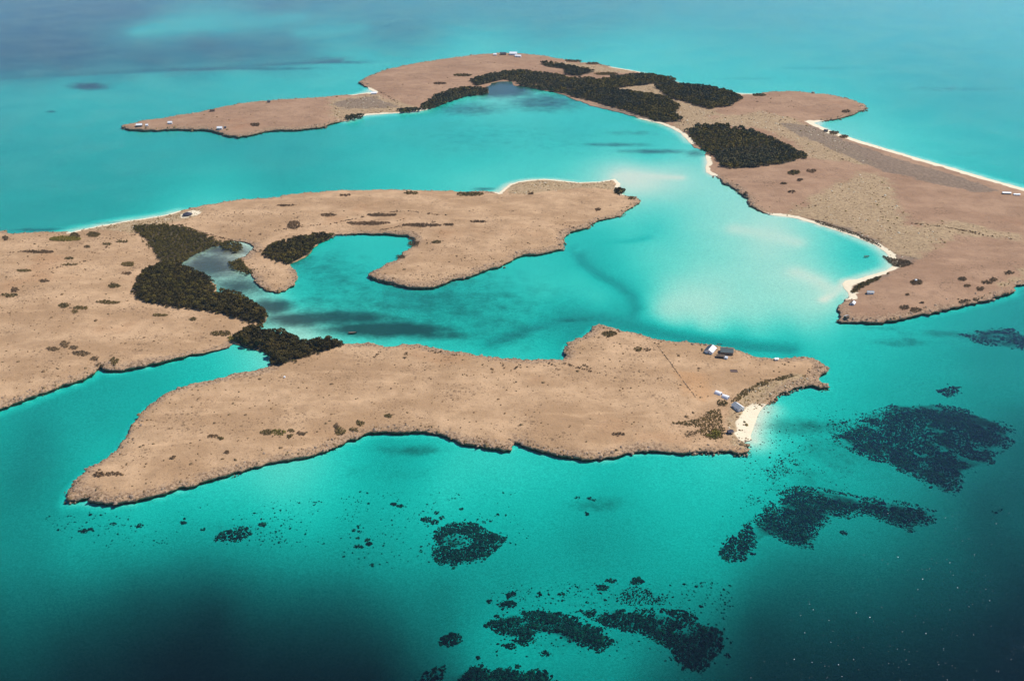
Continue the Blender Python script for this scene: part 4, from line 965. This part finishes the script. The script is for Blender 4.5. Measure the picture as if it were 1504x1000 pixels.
def panel(name, y0, z0, y1, z1, x0, x1, th, mat, parent):
    """sloping sheet from (y0,z0) to (y1,z1)"""
    v = [(x0, y0, z0), (x1, y0, z0), (x1, y1, z1), (x0, y1, z1)]; v += [(a, b, c+th) for a, b, c in v]
    return mesh_obj(name, v, [(3, 2, 1, 0), (4, 5, 6, 7), (0, 1, 5, 4), (1, 2, 6, 5), (2, 3, 7, 6), (3, 0, 4, 7)], mat, parent)
def hut(px, py, rz, L, W, h, rise, wall, roof_a, roof_b, label, name='hut', cat='hut', open_side=False, group=None, gable_mat=None):
    x, y, z = on_land(px, py)
    e = empty(name, (x, y, z-.15), R(rz), label=label, category=cat)
    if group: e['group'] = group
    if y > 1300: L, W = L*.72, W*.75
    l, w_ = L/2, W/2
    if open_side:
        for sx_ in (-1, 1):
            for sy_ in (-1, 1): box('post', (sx_*l*.9-.1, sx_*l*.9+.1, sy_*w_*.85-.1, sy_*w_*.85+.1, 0, h), M['timber'], e)
        box('back_wall', (-l*.9, l*.9, w_*.8, w_*.84, .2, h*.9), M[wall], e)
        box('deck', (-l, l, -w_, w_, 0, .35), M['timber'], e)
    else:
        v = [(-l, -w_, 0), (l, -w_, 0), (l, w_, 0), (-l, w_, 0), (-l, -w_, h), (l, -w_, h), (l, w_, h), (-l, w_, h), (-l, 0, h+rise*.97), (l, 0, h+rise*.97)]
        f = [(0, 1, 5, 4), (2, 3, 7, 6), (1, 2, 6, 9, 5), (3, 0, 4, 8, 7)]
        wl = mesh_obj('wall', v, f, M[wall], e)
        d = box('door', (-l-.05, -l+.02, -.5, .45, 0, 2.05), M['timber'], e); box('handle', (-l-.10, -l-.05, .28, .36, 1.0, 1.1), M['grey_roof'], d)
        for k in ((-.55, .55) if L > 6 else (0.0,)):
            for sd_ in (-1, 1):
                wn = box('window', (k*l-.55, k*l+.55, sd_*w_-.04, sd_*w_+.04, 1.0, 1.9), M['glass'], e); box('sill', (k*l-.65, k*l+.65, sd_*w_-.09, sd_*w_+.09, .9, .995), M['white_paint'], wn)
        box('floor_slab', (-l-.3, l+.3, -w_-.3, w_+.3, -.4, .12), M['timber'], e)
    o = .5; dz = rise/w_*o
    panel('roof_slope', -w_-o, h-dz, 0, h+rise, -l-o, l+o, .12, M[roof_a], e)
    panel('roof_slope', w_+o, h-dz, 0, h+rise, -l-o, l+o, .12, M[roof_b], e)
    box('ridge_cap', (-l-o, l+o, -.12, .12, h+rise+.03, h+rise+.18), M[roof_b], e)
    return e
# settlement on the front island
hut(1043,516,60,11,8,2.6,2.2,'white_paint','white_roof','dark_roof','gabled hut, one roof slope white, other dark blue, above channel')
hut(1067,518,-8,11.5,8.5,2.8,2.3,'timber','teal_roof','teal_roof','long dark teal roofed house above the channel','house','house')
hut(1058,524.5,-12,7,4,2.1,.8,'timber','brown_roof','brown_roof','low brown thatched open shelter before the teal roofed house','shelter','shelter',open_side=True)
hut(1066,526.5,-30,3.2,2.6,2.0,.7,'white_paint','white_roof','white_roof','small white shed beside the brown thatched shelter','shed','shed')
hut(1083.5,600,118,9,6.5,2.7,1.9,'white_paint','white_roof','grey_roof','white beach house with grey roof slope at the rubble edge','beach_house','house')
hut(1072,636,20,4.2,3.4,2.2,.6,'tarp','tarp','tarp','dark tarpaulin shelter behind the small sand beach','shelter','shelter',open_side=True)
hut(1140,529,5,3.0,2.6,2.1,.6,'white_paint','white_roof','white_roof','lone small white shed at the channel shore of east cape','shed','shed')
def tent(px, py, rz, L, r, label):
    x, y, z = on_land(px, py); e = empty('tent', (x, y, z-.05), R(rz), label=label, category='tent', group='twin white tents')
    n = 12; V = []; F = []
    xs = [-L/2, -L/2+.35, -L/6, L/6, L/2-.35, L/2]
    for i, xx in enumerate(xs):
        k = .9 if i in (0, 5) else 1.0
        for j in range(n+1): a = math.pi*j/n; V.append((xx, math.cos(a)*r*k, max(0, math.sin(a))**.85*r*1.15*k))
    for i in range(5):
        for j in range(n): a = i*(n+1)+j; F.append((a, a+n+1, a+n+2, a+1))
    mesh_obj('canopy', V, F, M['canvas'], e, True)
    for s_, b in ((-1, 0), (1, 5*(n+1))):
        c = mesh_obj('end_panel', [V[b+j] for j in range(n+1)], [tuple(range(n+1)) if s_ < 0 else tuple(reversed(range(n+1)))], M['canvas'], e)
    box('door_flap', (L/2, L/2+.05, -.7, .7, 0, 1.9), M['tarp'], e)
    for k in (-1, 1): box('rib', (k*L/6-.08, k*L/6+.08, -r*.06, r*.06, r*1.10, r*1.2), M['grey_roof'], e)
tent(1055,578.5,-42,6.2,2.3,'white barrel tent beside the rust coloured earth')
tent(1065.5,584,-38,6.2,2.3,'white barrel tent beside the round olive bush')
# round thatched hut in a ring of white sand
x, y, z = on_land(275.5,316.5)
e = empty('round_hut', (x, y, z-.1), 0, label='dark round thatched hut in a ring of white sand', category='hut')
n = 16; rr_ = 6.2
V = [(math.cos(2*math.pi*k/n)*rr_, math.sin(2*math.pi*k/n)*rr_, 2.1) for k in range(n)]+[(math.cos(2*math.pi*k/n)*2.4, math.sin(2*math.pi*k/n)*2.4, 3.9) for k in range(n)]+[(0, 0, 5.0)]
mesh_obj('roof', V, [(k, (k+1) % n, n+(k+1) % n, n+k) for k in range(n)]+[(n+k, n+(k+1) % n, 2*n) for k in range(n)], M['tarp'], e)
V = [(math.cos(2*math.pi*k/n)*4.6, math.sin(2*math.pi*k/n)*4.6, zz) for zz in (0, 2.4) for k in range(n)]
mesh_obj('wall', V, [(k, (k+1) % n, n+(k+1) % n, n+k) for k in range(n)], M['timber'], e)
for k in range(8):
    a = 2*math.pi*k/8; cx, cy = math.cos(a)*5.8, math.sin(a)*5.8
    box('post', (cx-.1, cx+.1, cy-.1, cy+.1, 0, 2.3), M['timber'], e)
# small things on the front island
def slab(px, py, rz, L, W, h, mat, label, name, cat):
    x, y, z = on_land(px, py); e = empty(name, (x, y, z), R(rz), label=label, category=cat)
    box('base', (-L/2, L/2, -W/2, W/2, -.4, h), M[mat], e)
    for s_ in (-1, 1):
        box('edge', (-L/2-.2, L/2+.2, s_*W/2-.15, s_*W/2+.15, -.4, h+.35), M['timber'], e)
        box('edge', (s_*(L/2+.1)-.12, s_*(L/2+.1)+.12, -W/2+.16, W/2-.16, -.4, h+.3), M['timber'], e)
    return e
slab(1078,545,-4,6.2,4.2,.1,'slab','dark brown rectangular cistern on bare ground by settlement','cistern','cistern')
def tank(px, py, r, h, label):
    x, y, z = on_land(px, py); e = empty('water_tank', (x, y, z-.1), 0, label=label, category='tank'); n = 14
    V = [(math.cos(2*math.pi*k/n)*r, math.sin(2*math.pi*k/n)*r, zz) for zz in (0, h) for k in range(n)]
    mesh_obj('body', V, [(k, (k+1) % n, n+(k+1) % n, n+k) for k in range(n)], M['white_paint'], e, True)
    V = [(math.cos(2*math.pi*k/n)*r*1.03, math.sin(2*math.pi*k/n)*r*1.03, h) for k in range(n)]+[(0, 0, h+r*.35)]
    mesh_obj('lid', V, [(k, (k+1) % n, n) for k in range(n)], M['white_roof'], e)
tank(418,554.5,.9,1.3,'lone white water tank on the plateau south of mangrove neck')
tank(1345,413,1.3,2.0,'white water tank standing in a dark shrub patch')
# the broken line of stones and bushes that crosses the plateau
g = gpoly([(966,508),(985,533),(1004,560),(1022,584)]); P = []
rg = np.random.default_rng(88)
for a, b in zip(g[:-1], g[1:]):
    L_ = np.hypot(*(b-a)); t = np.arange(0, 1, .8/L_); q = a+(b-a)*t[:, None]+rg.normal(0, .22, (len(t), 2)); P.append(q[fbm(q[:, 0], q[:, 1], 5, 3) > -.38])
P = np.concatenate(P); z = land_at(P[:, 0], P[:, 1])
lumps('dry_stone_wall', P, z, rg.uniform(.35, .75, len(P)), rg.uniform(.9, 1.5, len(P)), [M['rock'], M['dark_scrub']], 89, (rg.random(len(P)) < .55).astype(int), label='broken low stone wall crossing the plateau towards the channel', category='wall')
# huts of the mauve island
hut(1252,447,58,5.5,4.5,2.3,1.3,'white_paint','white_roof','brown_roof','white roofed hut at the curled spit of mauve island')
hut(1278,431,-6,6.5,4.5,2.2,1.2,'white_paint','grey_roof','dark_roof','blue grey roofed hut below the scrub strip')
hut(1243,467,30,4,3.4,2.0,.9,'brown_roof','brown_roof','white_roof','tiny brown hut at the rocky point of mauve island')
hut(1478,285,-6,15,4,2.2,.9,'timber','white_roof','white_roof','long low white roofed shed near the long beach','shed','shed')
hut(1493,287,-6,11,3.4,2.0,.7,'white_paint','white_roof','grey_roof','second low shed end to end with the long white shed','shed','shed')
# huts on the far western tongue and the far coast
hut(205,186,8,13,8,3,2,'timber','white_roof','dark_roof','dark walled hut at the tip of the western tongue')
hut(216,185.5,10,5,5,2.6,1.4,'white_paint','white_roof','white_roof','small white hut beside the tip of the western tongue')
hut(250,182,6,9,6,2.8,1.6,'white_paint','white_roof','white_roof','white hut alone in the middle of the western tongue')
hut(323,190.5,4,11,7,3,1.8,'white_paint','white_roof','white_roof','white hut on the pale track of the western tongue')
hut(331,189,4,4,4,2.4,1.2,'timber','dark_roof','white_roof','tiny dark hut beside the white hut on pale track')
hut(312,164,8,11,6,2.6,1.6,'slab','brown_roof','brown_roof','dark red hut at the outer shore of western tongue')
hut(395,151,8,7,6,2.6,1.6,'timber','dark_roof','white_roof','dark hut at the outer shore near the scrubby bend')
hut(549,138.5,8,14,8,2.8,1.8,'white_paint','white_roof','white_roof','white hut at the beach corner of the isthmus')
hut(754,81,-6,22,13,4,3,'white_paint','white_roof','white_roof','large white house on the far northern shore','house','house')
hut(761,84,-14,18,9,3,2,'white_paint','white_roof','white_roof','white annex below the large house on northern shore','house','house')
hut(739,80.5,2,18,9,3,2,'timber','dark_roof','dark_roof','dark roofed shed beside the large northern house','shed','shed')
hut(727,81.5,2,9,7,2.6,1.6,'white_paint','white_roof','white_roof','small white hut west of the large northern house')
hut(1213,193.5,-30,8,5,2.4,1.4,'timber','dark_roof','brown_roof','small dark hut behind the long white beach')
# boats
def boat(px, py, rz, L, hull, label, name='motor_boat'):
    x, y = gpt(px, py); e = empty(name, (x, y, 0), R(rz), label=label, category='boat')
    st = [(-.5, .30, .42), (-.2, .36, .44), (.15, .33, .47), (.38, .18, .54), (.5, .015, .62)]
    V = []
    for t, w_, z_ in st: V += [(t*L, -w_*L*.42, z_*L*.26), (t*L, -w_*L*.25, -.12), (t*L, w_*L*.25, -.12), (t*L, w_*L*.42, z_*L*.26)]
    F = [(3, 2, 1, 0)]
    for i in range(4):
        for j in range(3): a = i*4+j; F.append((a, a+1, a+5, a+4))
    mesh_obj('hull', V, F, M[hull], e)
    V = [(t*L, s_*w_*L*.36, z_*L*.26-.22) for t, w_, z_ in st for s_ in (-1, 1)]
    mesh_obj('deck', V, [(2*i, 2*i+2, 2*i+3, 2*i+1) for i in range(4)], M['white_paint' if hull == 'white_paint' else 'timber'], e)
    for t in (-.22, .08): box('thwart', (t*L-.12, t*L+.12, -L*.1, L*.1, L*.09, L*.09+.06), M['timber'], e)
    box('outboard', (-.5*L-.35, -.5*L-.02, -.18, .18, .15, L*.11+.55), M['tarp'], e)
boat(497,500,20,4.6,'white_paint','small white motor boat moored off the mangrove neck')
boat(518,489,4,8.5,'blue_hull','long dark boat moored over the weed in the inner bay','open_boat')
boat(1273,377,6,6.5,'blue_hull','dark boat moored inside the curved white beach','open_boat')
boat(1057,506,-4,4.2,'blue_hull','small dark boat moored off the teal roofed house','open_boat')
# small white flecks on the dark open water
rg = np.random.default_rng(301); Q = []
for k in range(620):
    px, py = rg.uniform(1080, 1560), rg.uniform(700, 1060)
    if (px-1080)/420+(py-700)/300 < .62+rg.uniform(0, .5): continue
    Q.append(ground(px, py))
Q = np.array(Q)
lumps('white_flecks', Q, np.full(len(Q), .03), rg.gamma(1.4, .06, len(Q))+.05, np.full(len(Q), .25), [M['canvas']], 302, kind='stuff', label='scattered white flecks on the dark open water', category='foam')


# ------------------------------------------------------------------ haze
def build_haze():
    t = NT('sea haze')
    pv = t.n('ShaderNodeVolumePrincipled'); pv.inputs['Color'].default_value = (.48, .75, 1.0, 1); pv.inputs['Density'].default_value = 2.6e-5
    pv.inputs['Anisotropy'].default_value = 0.0
    t.l(pv.outputs[0], t.out.inputs['Volume'])
    X0, X1, Y0, Y1, Z0, Z1 = -25000, 25000, -900, 25000, -61, H+8
    v = [(X0, Y0, Z0), (X1, Y0, Z0), (X1, Y1, Z0), (X0, Y1, Z0), (X0, Y0, Z1), (X1, Y0, Z1), (X1, Y1, Z1), (X0, Y1, Z1)]
    f = [(3, 2, 1, 0), (4, 5, 6, 7), (0, 1, 5, 4), (1, 2, 6, 5), (2, 3, 7, 6), (3, 0, 4, 7)]
    mesh_obj('haze', v, f, t.m, kind='stuff', label='thin pale blue sea haze over the islands', category='haze')
build_haze()
